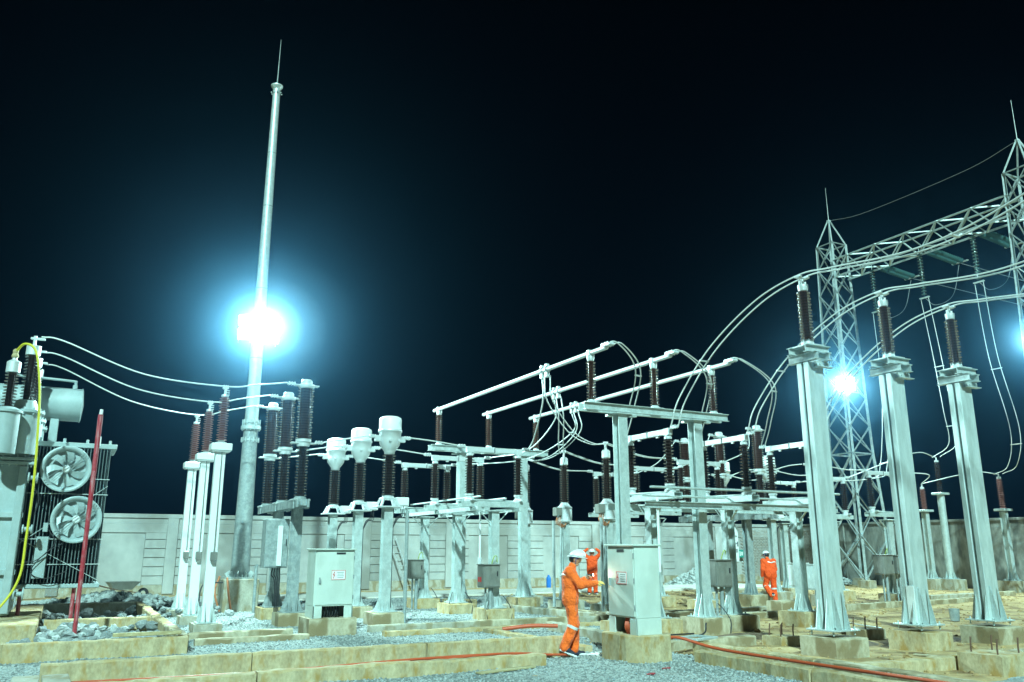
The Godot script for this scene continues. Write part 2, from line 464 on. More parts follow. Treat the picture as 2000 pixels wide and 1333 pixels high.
# ---------------------------------------------------------------- the person: a continuous skin from tapered bones, meshed as surface nets
func skin_of(mb: MB, bones: Array, cell: float, k: float) -> void:
	var lo := Vector3.ONE * 1e9
	var hi := -lo
	for b in bones:
		var r: float = maxf(b[2], b[3])
		for q in [b[0], b[1]]:
			lo = lo.min(q - Vector3.ONE * r)
			hi = hi.max(q + Vector3.ONE * r)
	var pad := 3.0 * cell
	lo -= Vector3.ONE * pad
	hi += Vector3.ONE * pad
	var nx := int((hi.x - lo.x) / cell) + 2
	var ny := int((hi.y - lo.y) / cell) + 2
	var nz := int((hi.z - lo.z) / cell) + 2
	var f := PackedFloat32Array()
	f.resize(nx * ny * nz)
	f.fill(9.0)
	for b in bones:
		var p: Vector3 = b[0]
		var q: Vector3 = b[1]
		var r0: float = b[2]
		var r1: float = b[3]
		var e := Vector3.ONE * (maxf(r0, r1) + k + 2.5 * cell)
		var mn := ((p.min(q) - e - lo) / cell).max(Vector3.ZERO)
		var mx := ((p.max(q) + e - lo) / cell)
		var d := q - p
		var dd := maxf(d.length_squared(), 1e-9)
		for z in range(int(mn.z), mini(int(mx.z) + 1, nz)):
			for y in range(int(mn.y), mini(int(mx.y) + 1, ny)):
				var row := (z * ny + y) * nx
				for x in range(int(mn.x), mini(int(mx.x) + 1, nx)):
					var w := lo + Vector3(x, y, z) * cell - p
					var t := clampf(w.dot(d) / dd, 0.0, 1.0)
					var s := (w - d * t).length() - lerpf(r0, r1, t)
					var o := f[row + x]
					var g := maxf(k - absf(o - s), 0.0) / k
					f[row + x] = minf(o, s) - g * g * k * 0.25
	var idx := PackedInt32Array()
	idx.resize(nx * ny * nz)
	idx.fill(-1)
	var pts := PackedVector3Array()
	var nrm := PackedVector3Array()
	var off := [0, 1, nx, nx + 1, nx * ny, nx * ny + 1, nx * ny + nx, nx * ny + nx + 1]
	var cor := [Vector3(0, 0, 0), Vector3(1, 0, 0), Vector3(0, 1, 0), Vector3(1, 1, 0), Vector3(0, 0, 1), Vector3(1, 0, 1), Vector3(0, 1, 1), Vector3(1, 1, 1)]
	var edges := [[0, 1], [2, 3], [4, 5], [6, 7], [0, 2], [1, 3], [4, 6], [5, 7], [0, 4], [1, 5], [2, 6], [3, 7]]
	for z in nz - 1:
		for y in ny - 1:
			for x in nx - 1:
				var i := (z * ny + y) * nx + x
				var f0 := f[i]
				if absf(f0) > 2.0 * cell:
					continue
				var neg := 0
				for c in 8:
					if f[i + off[c]] < 0.0: neg += 1
				if neg == 0 or neg == 8:
					continue
				var sum := Vector3.ZERO
				var cnt := 0
				for e in edges:
					var u := f[i + off[e[0]]]
					var w := f[i + off[e[1]]]
					if (u < 0.0) != (w < 0.0):
						sum += (cor[e[0]] as Vector3).lerp(cor[e[1]], u / (u - w))
						cnt += 1
				idx[i] = pts.size()
				pts.append(lo + (Vector3(x, y, z) + sum / cnt) * cell)
				nrm.append(Vector3(f[i + 1] - f[i] + f[i + off[7]] - f[i + off[6]], f[i + nx] - f[i] + f[i + off[7]] - f[i + off[5]], f[i + nx * ny] - f[i] + f[i + off[7]] - f[i + off[3]]).normalized())
	var st := [1, nx, nx * ny]
	for z in range(1, nz - 1):
		for y in range(1, ny - 1):
			for x in range(1, nx - 1):
				var i := (z * ny + y) * nx + x
				if idx[i] < 0: continue
				for ax in 3:
					if (f[i] < 0.0) == (f[i + st[ax]] < 0.0): continue
					var s1: int = st[(ax + 1) % 3]
					var s2: int = st[(ax + 2) % 3]
					var q := [idx[i], idx[i - s1], idx[i - s1 - s2], idx[i - s2]]
					if q.min() < 0: continue
					mb.tri(pts[q[0]], pts[q[1]], pts[q[2]], nrm[q[0]], nrm[q[1]], nrm[q[2]])
					mb.tri(pts[q[0]], pts[q[2]], pts[q[3]], nrm[q[0]], nrm[q[2]], nrm[q[3]])


func hand_bones(w: Vector3, dir: Vector3, up: Vector3, curl: float, thumb: float) -> Array:  # palm and five bent fingers; up is the back of the hand
	var d := dir.normalized()
	var side := d.cross(up).normalized() * thumb
	var u := side.cross(d).normalized() * thumb
	var out := [[w, w + d * 0.05, 0.026, 0.03]]
	for i in 4:
		var o := side * (0.027 - 0.018 * i)
		out.append([w + d * 0.03 + o * 0.6, w + d * 0.085 + o, 0.015, 0.012])
		var l: float = [0.036, 0.042, 0.039, 0.030][i]
		var p := w + d * 0.085 + o
		var a := curl * 0.6
		for s in 2:
			var e := d * cos(a) - u * sin(a)
			var q: Vector3 = p + e * l * (1.0 - 0.25 * s)
			out.append([p, q, 0.0095 - 0.001 * s, 0.0085 - 0.001 * s])
			p = q
			a += curl
	var t0 := w + d * 0.025 + side * 0.026
	var t1 := t0 + (d * 0.7 + side * 0.7 - u * 0.3).normalized() * 0.042
	out.append([t0, t1, 0.013, 0.0105])
	out.append([t1, t1 + (d - u * 0.6 * curl).normalized() * 0.032, 0.0105, 0.009])
	return out


# J holds the joints: hip, chest, neck, head, and left/right shoulder, elbow, wrist, hip, knee, ankle, toe. x is forward, z to the person's right.
func person(label: String, at: Vector3, turn: float, J: Dictionary, cell: float, cloth: String, gloves: bool, stripe_back: bool) -> Node3D:
	var t := thing("person", label, "person", at, turn, "workers in orange overalls")
	var fwd: Vector3 = J.face
	var up: Vector3 = (J.head - J.neck).normalized()
	var rt: Vector3 = fwd.cross(up).normalized()
	var hd: Vector3 = J.head
	var jac: Array = []
	var tro: Array = []
	var lat: Vector3 = J.lat  # towards the person's right across the chest
	for s in [-1.0, 1.0]:
		jac.append([J.hip + lat * 0.08 * s + Vector3(0, -0.045, 0), J.hip + lat * 0.075 * s + Vector3(0, 0.06, 0), 0.142, 0.132])
		jac.append([J.hip + lat * 0.075 * s + Vector3(0, 0.05, 0), J.chest + lat * 0.085 * s, 0.135, 0.14])
		jac.append([J.chest + lat * 0.06 * s, J["sh" + ("r" if s > 0 else "l")] as Vector3, 0.125, 0.088])
	jac.append([J.chest, J.neck + (J.neck - J.chest) * 0.08, 0.12, 0.064])
	for k in ["r", "l"]:
		jac.append([J["sh" + k], J["el" + k], 0.085, 0.07])
		jac.append([J["el" + k], J["wr" + k], 0.07, 0.052])
		tro.append([J["hp" + k] + Vector3(0, 0.03, 0), J["kn" + k], 0.118, 0.09])
		tro.append([J["kn" + k], (J["kn" + k] as Vector3).lerp(J["an" + k], 0.55), 0.092, 0.086])
		tro.append([(J["kn" + k] as Vector3).lerp(J["an" + k], 0.55), J["an" + k], 0.086, 0.084])
	tro.append([J.hip + Vector3(0, 0.06, 0), J.hip - Vector3(0, 0.04, 0), 0.125, 0.11])
	var body: Array = [[J.hip, J.chest, 0.09, 0.1], [J.chest, J.neck, 0.09, 0.05], [J.neck - up * 0.03, hd - up * 0.05, 0.052, 0.05]]
	body.append([hd + up * 0.035 - fwd * 0.012, hd + up * 0.035 + fwd * 0.014, 0.088, 0.085])
	body.append([hd - up * 0.03 + fwd * 0.02, hd - up * 0.075 + fwd * 0.055, 0.066, 0.038])
	body.append([hd - up * 0.012 + fwd * 0.088, hd + up * 0.02 + fwd * 0.084, 0.016, 0.009])
	for s in [-1.0, 1.0]:
		body.append([hd + rt * 0.082 * s - up * 0.02 - fwd * 0.01, hd + rt * 0.086 * s + up * 0.02 - fwd * 0.014, 0.012, 0.015])
	for k in ["r", "l"]:
		body.append([J["sh" + k], J["el" + k], 0.05, 0.04])
		body.append([J["el" + k], J["wr" + k], 0.038, 0.028])
		body.append([J["wr" + k], J["wr" + k] + J["hd" + k] * 0.03, 0.028, 0.027])
		body.append([J["hp" + k], J["kn" + k], 0.075, 0.05])
		body.append([J["kn" + k], J["an" + k], 0.05, 0.04])
	var bm := MB.new()
	skin_of(bm, body, cell, 0.025)
	if not gloves:
		for k in ["r", "l"]:
			skin_of(bm, hand_bones(J["wr" + k], J["hd" + k], J["hu" + k], J["curl" + k], 1.0 if k == "r" else -1.0), 0.0045, 0.008)
	var bn := part("body", bm, "skin", t)
	if gloves:
		for k in ["r", "l"]:
			var gm := MB.new()
			skin_of(gm, hand_bones(J["wr" + k], J["hd" + k], J["hu" + k], J["curl" + k], 1.0 if k == "r" else -1.0), 0.0045, 0.008)
			part("glove", gm, "glove" if k == "r" else "skin", t)
	var jm := MB.new()
	skin_of(jm, jac, cell, 0.035)
	part("jacket", jm, cloth, t)
	var tm := MB.new()
	skin_of(tm, tro, cell, 0.03)
	part("trousers", tm, cloth, t)
	# reflective bands round the knees, across the shoulders
	for k in ["r", "l"]:
		var kn: Vector3 = (J["kn" + k] as Vector3).lerp(J["an" + k], 0.1)
		var ax: Vector3 = (J["an" + k] - J["kn" + k]).normalized()
		var bd := MB.new()
		bd.lathe([Vector2(0.090, -0.026), Vector2(0.0985, -0.024), Vector2(0.0975, 0.024), Vector2(0.089, 0.026)], kn, Basis(ax.cross(Vector3.BACK).normalized(), ax, Vector3.BACK), 18)
		part("reflective_band", bd, "reflective", t)
	if stripe_back:
		for k in ["r", "l"]:
			var s: Vector3 = J["sh" + k]
			var c: Vector3 = J.chest
			var bd := MB.new()
			var o := -fwd * 0.135 + Vector3(0, 0.0, 0)
			bd.tube(PackedVector3Array([c + o * 1.1 + Vector3(0, -0.01, 0), c.lerp(s, 0.6) + o * 0.95 + Vector3(0, -0.03, 0), s + o * 0.5 + Vector3(0, -0.07, 0) + (s - c) * 0.16]), 0.022, 6)
			part("reflective_band", bd, "reflective", t)
	# helmet
	var hb := Basis(fwd, up, fwd.cross(up))
	var hm := MB.new()
	var pr: Array = []
	for i in 9:
		var an := PI / 2 * i / 8.0
		pr.append(Vector2(0.128 * cos(an) + 0.0001 * (8 - i), 0.118 * sin(an)))
	hm.lathe([Vector2(0.105, -0.006), Vector2(0.150, -0.012), Vector2(0.152, -0.004), Vector2(0.128, 0.006)] + pr, hd + up * 0.055, Basis(hb.x * 1.12, hb.y * 1.08, hb.z * 0.95), 22, true)
	hm.box(hd + up * 0.048 + fwd * 0.165, Vector3(0.05, 0.010, 0.15), hb, 0.004)
	for z in [-0.03, 0.0, 0.03]:
		var q := PackedVector3Array()
		for i in 9:
			var an := PI * (i + 0.6) / 9.2
			q.append(hd + up * (0.055 + 0.130 * sin(an)) + hb.x * (0.142 * cos(an)) + hb.z * z)
		hm.tube(q, 0.007, 6)
	part("helmet", hm, "helmet", t)
	var sm := MB.new()
	sm.lathe([Vector2(0.098, -0.035), Vector2(0.101, -0.035), Vector2(0.101, 0.004), Vector2(0.098, 0.004)], hd + up * 0.05 - fwd * 0.012, hb, 18)
	part("helmet_harness", sm, "helmet_blue", t)
	var st := MB.new()
	for s in [-1.0, 1.0]:
		st.tube(smooth_path([hd + rt * 0.095 * s + up * 0.04, hd + rt * 0.085 * s - up * 0.04 + fwd * 0.02, hd - up * 0.11 + fwd * 0.05], 5), 0.005, 5)
	part("chin_strap", st, "helmet_blue", t)
	var hr := MB.new()
	hr.ball(hd - fwd * 0.03 + up * 0.012, Vector3(0.088, 0.075, 0.086))
	part("hair", hr, "hair", t)
	for s in [-1.0, 1.0]:
		var ey := MB.new()
		ey.ball(hd + fwd * 0.082 + up * 0.018 + rt * 0.032 * s, Vector3.ONE * 0.011, 8)
		part("eye", ey, "hair", t)
	var mo := MB.new()
	mo.box(hd + fwd * 0.088 - up * 0.05, Vector3(0.012, 0.009, 0.04), hb, 0.003)
	part("mouth", mo, "copper", t)
	# shoes
	for k in ["r", "l"]:
		var an: Vector3 = J["an" + k]
		var toe: Vector3 = J["to" + k]
		var dr := (toe - an)
		dr.y *= 0.5
		dr = dr.normalized()
		var so: Vector3 = J["so" + k]  # heel of the sole
		var sh := MB.new()
		skin_of(sh, [[so + Vector3(0, 0.055, 0), so + dr * 0.1 + Vector3(0, 0.06, 0), 0.042, 0.046], [so + dr * 0.1 + Vector3(0, 0.05, 0), toe + Vector3(0, 0.03, 0), 0.048, 0.033], [an + Vector3(0, -0.02, 0), so + dr * 0.02 + Vector3(0, 0.05, 0), 0.044, 0.042]], maxf(cell * 0.6, 0.01), 0.03)
		var so_o := part("shoe", sh, "shoe", t)
		var sl := MB.new()
		var mid := (so + toe) * 0.5
		sl.box(mid + Vector3(0, 0.012, 0), Vector3(so.distance_to(toe) + 0.085, 0.032, 0.088), MB.along(so, toe), 0.012)
		part("sole", sl, "sole", so_o)
	return t


# ---------------------------------------------------------------- yard equipment
func surge_arrester(a: float, b: float, where: String) -> void:
	var t := thing("surge_arrester", "brown polymer surge arrester on a tall bright galvanised post, " + where, "surge arrester", P(a, b), 0.0, "surge arresters beside the lightning mast")
	var p := MB.new()
	p.box(Vector3(0, 2.1, 0), Vector3(0.22, 3.75, 0.20), Basis(), 0.012)
	part("post", p, "white_paint", t)
	part("base_plate", h_base(0.2, 0.20, 0.46, 0.42), "galv", t)
	var h := MB.new()
	h.box(Vector3(0, 4.06, 0), Vector3(0.46, 0.17, 0.42), Basis(), 0.015)
	h.box(Vector3(0, 3.965, 0), Vector3(0.40, 0.02, 0.36))
	part("head_frame", h, "white_paint", t)
	var f := MB.new()
	f.lathe([Vector2(0.13, 0), Vector2(0.13, 0.03), Vector2(0.07, 0.05), Vector2(0.07, 0.08)], Vector3(0, 4.145, 0), Basis(), 16)
	part("foot", f, "alu", t)
	part("insulator", insulator(1.02, 0.066, 0.118, 26), "polymer", t, Vector3(0, 4.22, 0))
	var k := MB.new()
	k.lathe([Vector2(0.075, 0), Vector2(0.085, 0.02), Vector2(0.075, 0.06), Vector2(0.03, 0.07), Vector2(0.03, 0.2), Vector2(0.0, 0.2)], Vector3(0, 5.24, 0), Basis(), 14)
	clamp_shape(k, Vector3(0, 5.46, 0), Vector3.RIGHT, 0.14)
	for i in 3:
		k.box(Vector3(0.05, 5.3 + 0.05 * i, 0), Vector3(0.1, 0.012, 0.05))
	part("terminal", k, "alu", t)
	var c := MB.new()
	c.box(Vector3(0.02, 1.62, 0.19), Vector3(0.14, 0.2, 0.14), Basis(), 0.015)
	c.rod(Vector3(0.02, 1.72, 0.16), Vector3(0.02, 3.95, 0.13), 0.008, 6)
	part("surge_counter", c, "stainless", t)


func current_transformer(a: float, b: float, label: String, group := "current transformers in the left bay") -> void:
	var t := thing("current_transformer", label, "transformer", P(a, b), 0.0, group)
	part("post", h_post(0.3, 2.78, 0.23, 0.23), "galv", t)
	part("base_plate", h_base(0.3, 0.23, 0.52, 0.34), "galv", t)
	var m := MB.new()
	m.box(Vector3(0, 2.8, 0), Vector3(0.62, 0.035, 0.5), Basis(), 0.005)
	for s in [-1, 1]:
		for q in [-1, 1]:
			m.bar(Vector3(s * 0.24, 2.8, q * 0.2), Vector3(s * 0.15, 3.0, q * 0.13), 0.05, 0.05)
	m.box(Vector3(0, 3.0, 0), Vector3(0.36, 0.05, 0.34), Basis(), 0.01)
	m.lathe([Vector2(0.15, 3.02), Vector2(0.15, 3.06), Vector2(0.1, 3.1)], Vector3.ZERO, Basis(), 16)
	part("foot_frame", m, "alu", t)
	var bx := MB.new()
	bx.box(Vector3(0.36, 2.93, 0.0), Vector3(0.32, 0.22, 0.26), Basis(), 0.015)
	bx.box(Vector3(0.36, 2.93, 0.14), Vector3(0.24, 0.16, 0.012), Basis(), 0.004)
	part("terminal_box", bx, "white_paint", t)
	var cb := MB.new()
	for i in 3:
		cb.tube(smooth_path([Vector3(0.3 + i * 0.05, 2.83, 0.05), Vector3(0.34 + i * 0.04, 2.62 - 0.03 * i, 0.06), Vector3(0.2 + i * 0.03, 2.52, 0.08), Vector3(0.13, 2.3, 0.06 + 0.015 * i)], 5), 0.010, 5)
		cb.rod(Vector3(0.13, 2.3, 0.06 + 0.015 * i), Vector3(0.13, 0.4, 0.06 + 0.015 * i), 0.010, 5)
	part("cable", cb, "black_rubber", t)
	part("insulator", insulator(1.02, 0.105, 0.165, 21), "porcelain_dark", t, Vector3(0, 3.1, 0))
	var hd := MB.new()
	hd.lathe([Vector2(0.105, 4.1), Vector2(0.13, 4.12), Vector2(0.13, 4.17), Vector2(0.17, 4.22), Vector2(0.25, 4.34), Vector2(0.278, 4.48), Vector2(0.282, 4.66), Vector2(0.305, 4.67), Vector2(0.305, 4.72), Vector2(0.285, 4.73)], Vector3.ZERO, Basis(), 26, true)
	part("head_housing", hd, "alu", t)
	var dm := MB.new()
	dm.lathe([Vector2(0.285, 4.73), Vector2(0.285, 4.99), Vector2(0.27, 5.03), Vector2(0.2, 5.065), Vector2(0.0, 5.08)], Vector3.ZERO, Basis(), 26, true)
	part("expansion_dome", dm, "white_paint", t)
	for s in [-1.0, 1.0]:
		var k := MB.new()
		k.box(Vector3(s * 0.33, 4.5, 0), Vector3(0.14, 0.15, 0.12), Basis(), 0.01)
		clamp_shape(k, Vector3(s * 0.46, 4.53, 0), Vector3.RIGHT, 0.2)
		part("terminal", k, "alu", t)
	for i in 2:
		var e := MB.new()
		e.lathe([Vector2(0.035, 0), Vector2(0.035, 0.02), Vector2(0.0, 0.02)], Vector3(0.29 * cos(0.9 + i), 4.44, 0.29 * sin(0.9 + i)), Basis(Vector3.RIGHT, PI / 2), 8)
		part("lifting_eye", e, "alu", t)


func breaker(a: float, bs: Array, base: float, label: String, louvre: bool, posts: Array) -> void:
	var bc: float = (bs[0] + bs[-1]) * 0.5
	var t := thing("circuit_breaker", label, "circuit breaker", P(a, bc))
	for b in posts:
		var z: float = bc - b
		part("post", h_post(0.3, 2.74, 0.24, 0.24), "galv_dull", t, Vector3(0.12, 0, z))
		part("base_plate", h_base(0.3, 0.24, 0.54, 0.45), "galv_dull", t, Vector3(0.12, 0, z))
	var fr := MB.new()
	var half: float = absf(bs[-1] - bs[0]) * 0.5 + 0.35
	for s in [-1, 1]:
		fr.box(Vector3(s * 0.13, 2.84, 0), Vector3(0.05, 0.2, half * 2.0), Basis(), 0.006)
	fr.box(Vector3(0, 2.86, 0), Vector3(0.21, 0.14, half * 2.0 - 0.2))
	part("frame_beam", fr, "galv_dull", t)
	for b in bs:
		var z: float = bc - b
		var o := Vector3(0, 0, z)
		var ft := MB.new()
		ft.box(Vector3(0, 2.92, 0), Vector3(0.42, 0.05, 0.4), Basis(), 0.008)
		for s in [-1, 1]:
			ft.box(Vector3(s * 0.18, 2.82, 0), Vector3(0.03, 0.2, 0.34), Basis(), 0.006)
		ft.lathe([Vector2(0.15, 2.94), Vector2(0.15, 2.98), Vector2(0.11, 3.02)], Vector3.ZERO, Basis(), 16)
		var pole := part("pole", ft, "galv_dull", t, o)
		part("lower_insulator", insulator(1.18, 0.095, 0.148, 24), "porcelain_dark", pole, Vector3(0, 3.02, 0))
		var md := MB.new()
		md.lathe([Vector2(0.11, 4.2), Vector2(0.15, 4.21), Vector2(0.16, 4.3), Vector2(0.19, 4.32), Vector2(0.19, 4.38), Vector2(0.15, 4.4)], Vector3.ZERO, Basis(), 18)
		md.box(Vector3(0.0, 4.29, 0), Vector3(0.6, 0.03, 0.2), Basis(), 0.006)
		clamp_shape(md, Vector3(0.38, 4.31, 0), Vector3.RIGHT)
		part("middle_flange", md, "alu", pole)
		part("upper_insulator", insulator(1.24, 0.145, 0.192, 27, 20), "porcelain", pole, Vector3(0, 4.4, 0))
		var tp := MB.new()
		tp.lathe([Vector2(0.16, 5.64), Vector2(0.18, 5.65), Vector2(0.2, 5.7), Vector2(0.2, 5.74), Vector2(0.14, 5.76), Vector2(0.14, 5.83), Vector2(0.11, 5.87), Vector2(0.0, 5.88)], Vector3.ZERO, Basis(), 20)
		tp.box(Vector3(0.0, 5.72, 0), Vector3(0.6, 0.028, 0.18), Basis(), 0.006)
		clamp_shape(tp, Vector3(-0.37, 5.73, 0), Vector3.RIGHT)
		part("top_terminal", tp, "alu", pole)
	var cx := MB.new()
	cx.box(Vector3(-0.18, 1.92, 0.33), Vector3(0.58, 1.2, 0.5), Basis(), 0.012)
	var cab := part("drive_cabinet", cx, "white_paint" if louvre else "galv_dull", t)
	var dr := MB.new()
	dr.box(Vector3(-0.18, 1.92, 0.591), Vector3(0.53, 1.14, 0.022), Basis(), 0.008)
	var d := part("door", dr, "white_paint" if louvre else "galv_dull", cab)
	if louvre:
		for i in 3:
			var l := MB.new()
			l.box(Vector3(-0.18, 2.2 - 0.24 * i, 0.604), Vector3(0.44, 0.05 if i < 2 else 0.13, 0.01), Basis(), 0.003)
			part("louvre", l, "label_grey", cab)
	else:
		var pl := MB.new()
		pl.box(Vector3(-0.12, 1.86, 0.62), Vector3(0.12, 0.98, 0.03), Basis(), 0.006)
		part("cable_duct", pl, "white_paint", cab)
	var hn := MB.new()
	hn.bar(Vector3(0.04, 1.86, 0.615), Vector3(0.04, 2.02, 0.615), 0.02, 0.02)
	part("handle", hn, "black_rubber", d)
	var cb := MB.new()
	for i in 4:
		cb.tube(smooth_path([Vector3(-0.2 + 0.05 * i, 1.34, 0.4), Vector3(-0.24 + 0.07 * i, 1.16, 0.42), Vector3(-0.14 + 0.04 * i, 0.95, 0.4), Vector3(-0.1 + 0.03 * i, 0.0, 0.38)], 5), 0.014, 5)
	part("cable", cb, "black_rubber", t)


func disconnector(at: Vector3, turn: float, label: String, group: String, half := 0.725, post := true, base_h := 0.3) -> Node3D:  # two posts of insulators joined by a horizontal break arm along x
	var t := thing("disconnector", label, "disconnector", at, turn, group)
	if post:
		part("post", h_post(base_h, 2.74, 0.22, 0.22), "galv", t)
		part("base_plate", h_base(base_h, 0.22, 0.52, 0.42), "galv", t)
		var br := MB.new()
		br.box(Vector3(0, 2.755, 0), Vector3(0.5, 0.03, 0.36), Basis(), 0.004)
		for s in [-1, 1]:
			br.bar(Vector3(s * 0.11, 2.45, 0), Vector3(s * 0.42, 2.75, 0), 0.06, 0.012)
		part("bracket", br, "galv", t)
	var fr := MB.new()
	for s in [-1, 1]:
		fr.box(Vector3(0, 2.93, s * 0.11), Vector3(half * 2 + 0.55, 0.12, 0.012), Basis(), 0.003)
		fr.box(Vector3(0, 2.995, s * 0.085), Vector3(half * 2 + 0.55, 0.012, 0.06))
		fr.box(Vector3(0, 2.865, s * 0.085), Vector3(half * 2 + 0.55, 0.012, 0.06))
	part("base_frame", fr, "galv", t)
	var rd := MB.new()
	rd.rod(Vector3(-half, 3.03, 0.17), Vector3(half, 3.03, -0.17), 0.022)
	part("link_rod", rd, "galv", t)
	for s in [-1.0, 1.0]:
		var o := Vector3(s * half, 0, 0)
		var f := MB.new()
		f.lathe([Vector2(0.13, 3.0), Vector2(0.13, 3.06), Vector2(0.09, 3.08), Vector2(0.09, 3.14), Vector2(0.115, 3.15), Vector2(0.115, 3.19)], Vector3.ZERO, Basis(), 16)
		f.box(Vector3(0, 3.05, 0.14), Vector3(0.07, 0.05, 0.18))
		var ins := part("insulator", insulator(1.0, 0.07, 0.122, 20), "porcelain_dark", t, o + Vector3(0, 3.19, 0))
		part("bearing", f, "alu", ins, Vector3(0, -3.19, 0))
		var cp := MB.new()
		cp.lathe([Vector2(0.085, 0), Vector2(0.085, 0.05), Vector2(0.06, 0.07), Vector2(0.06, 0.1)], Vector3(0, 4.19, 0), Basis(), 14)
		cp.box(Vector3(0, 4.35, 0), Vector3(0.2, 0.16, 0.13), Basis(), 0.012)
		clamp_shape(cp, Vector3(s * 0.24, 4.42, 0), Vector3.RIGHT, 0.24)
		part("terminal", cp, "alu", t, o)
		var am := MB.new()
		am.box(Vector3(s * (half * 0.5 - 0.04), 4.36, 0), Vector3(half - 0.12, 0.13, 0.075), Basis(), 0.008)
		am.box(Vector3(s * 0.35, 4.27, 0), Vector3(0.09, 0.04, 0.05), Basis(), 0.01)
		part("contact_arm", am, "alu", t)
	var jn := MB.new()
	jn.box(Vector3(0, 4.365, 0), Vector3(0.022, 0.16, 0.1), Basis(), 0.004)
	part("contact_jaw", jn, "label_grey", t)
	return t


func voltage_transformer(a: float, b: float, label: String, h := 0.0) -> void:
	var t := thing("voltage_transformer", label, "transformer", P(a, b), 0.0, "capacitor voltage transformers under the busbars")
	part("post", h_post(0.3, 2.58, 0.22, 0.22), "galv", t)
	part("base_plate", h_base(0.3, 0.22, 0.5, 0.4), "galv", t)
	var tk := MB.new()
	tk.lathe([Vector2(0.0, 2.6), Vector2(0.24, 2.6), Vector2(0.24, 2.63), Vector2(0.2, 2.64), Vector2(0.2, 3.0), Vector2(0.235, 3.01), Vector2(0.235, 3.04), Vector2(0.0, 3.05)], Vector3.ZERO, Basis(), 24)
	for i in 8:
		var an := TAU * i / 8
		tk.box(Vector3(0.215 * cos(an), 2.82, 0.215 * sin(an)), Vector3(0.03, 0.36, 0.014), Basis(Vector3.UP, -an))
	part("tank", tk, "alu", t)
	var bx := MB.new()
	bx.box(Vector3(-0.33, 2.88, 0.12), Vector3(0.22, 0.26, 0.22), Basis(), 0.015)
	for i in 3:
		bx.rod(Vector3(-0.4 + i * 0.07, 2.78, 0.235), Vector3(-0.4 + i * 0.07, 2.78, 0.245), 0.018, 8)
	part("terminal_box", bx, "stainless", t)
	var cn := MB.new()
	cn.lathe([Vector2(0.2, 3.045), Vector2(0.16, 3.09), Vector2(0.1, 3.18)], Vector3.ZERO, Basis(), 18)
	part("neck", cn, "alu", t)
	part("insulator", insulator(1.13, 0.088, 0.142, 23), "porcelain_dark", t, Vector3(0, 3.18, 0))
	var cp := MB.new()
	cp.lathe([Vector2(0.09, 4.31), Vector2(0.125, 4.34), Vector2(0.125, 4.52), Vector2(0.08, 4.57), Vector2(0.035, 4.58), Vector2(0.035, 4.72), Vector2(0.0, 4.72)], Vector3.ZERO, Basis(), 18)
	clamp_shape(cp, Vector3(0, 4.74, 0), Vector3.RIGHT, 0.16)
	part("top_cap", cp, "alu", t)
	var cb := MB.new()
	for i in 4:
		cb.tube(smooth_path([Vector3(-0.36 + 0.04 * i, 2.75, 0.15), Vector3(-0.42 + 0.05 * i, 2.55, 0.2), Vector3(-0.2 + 0.03 * i, 2.42 + 0.02 * i, 0.2), Vector3(-0.05, 2.55, 0.16)], 5), 0.012, 5)
	part("cable", cb, "copper", t)
	var pp := MB.new()
	pp.rod(Vector3(-0.32, 0.0, 0.2), Vector3(-0.22, 2.56, 0.15), 0.035, 8)
	part("cable_pipe", pp, "galv_dull", t)


func bus_support(b: float, posts: Array, ax: Array, beam: Array, label: String) -> void:
	var t := thing("busbar_support", label, "support", P(posts[0], b), 0.0, "busbar support portals")
	var x0: float = posts[0]
	for p in posts:
		part("post", h_post(0.3, 4.72, 0.24, 0.24), "galv", t, Vector3(p - x0, 0, 0))
		part("base_plate", h_base(0.3, 0.24, 0.56, 0.5), "galv", t, Vector3(p - x0, 0, 0))
		var hd := MB.new()
		hd.box(Vector3(0, 4.735, 0), Vector3(0.42, 0.03, 0.4), Basis(), 0.005)
		hd.box(Vector3(0.26, 4.70, 0.1), Vector3(0.2, 0.05, 0.12), Basis(), 0.005)
		hd.box(Vector3(-0.24, 4.70, -0.05), Vector3(0.16, 0.05, 0.12), Basis(), 0.005)
		part("head_plate", hd, "galv", t, Vector3(p - x0, 0, 0))
	var bm := MB.new()
	for s in [-1, 1]:
		bm.box(Vector3((beam[0] + beam[1]) * 0.5 - x0, 4.85, s * 0.11), Vector3(beam[1] - beam[0], 0.17, 0.014), Basis(), 0.003)
		for v in [-1, 1]:
			bm.box(Vector3((beam[0] + beam[1]) * 0.5 - x0, 4.85 + v * 0.078, s * 0.145), Vector3(beam[1] - beam[0], 0.014, 0.056))
	part("beam", bm, "galv", t)
	for a in ax:
		var ft := MB.new()
		ft.box(Vector3(0, 4.943, 0), Vector3(0.3, 0.016, 0.3), Basis(), 0.003)
		ft.lathe([Vector2(0.1, 4.95), Vector2(0.1, 4.98), Vector2(0.07, 5.02)], Vector3.ZERO, Basis(), 14)
		var ins := part("insulator", insulator(0.88, 0.062, 0.105, 19), "porcelain", t, Vector3(a - x0, 5.02, 0))
		part("foot", ft, "alu", ins, Vector3(0, -5.02, 0))
		var cp := MB.new()
		cp.lathe([Vector2(0.062, 5.89), Vector2(0.075, 5.9), Vector2(0.085, 5.96), Vector2(0.085, 6.0), Vector2(0.05, 6.02)], Vector3.ZERO, Basis(), 14)
		cp.box(Vector3(0.0, 6.08, 0), Vector3(0.16, 0.13, 0.1), Basis(), 0.01)
		part("bus_clamp", cp, "alu", ins, Vector3(0, -5.02, 0))


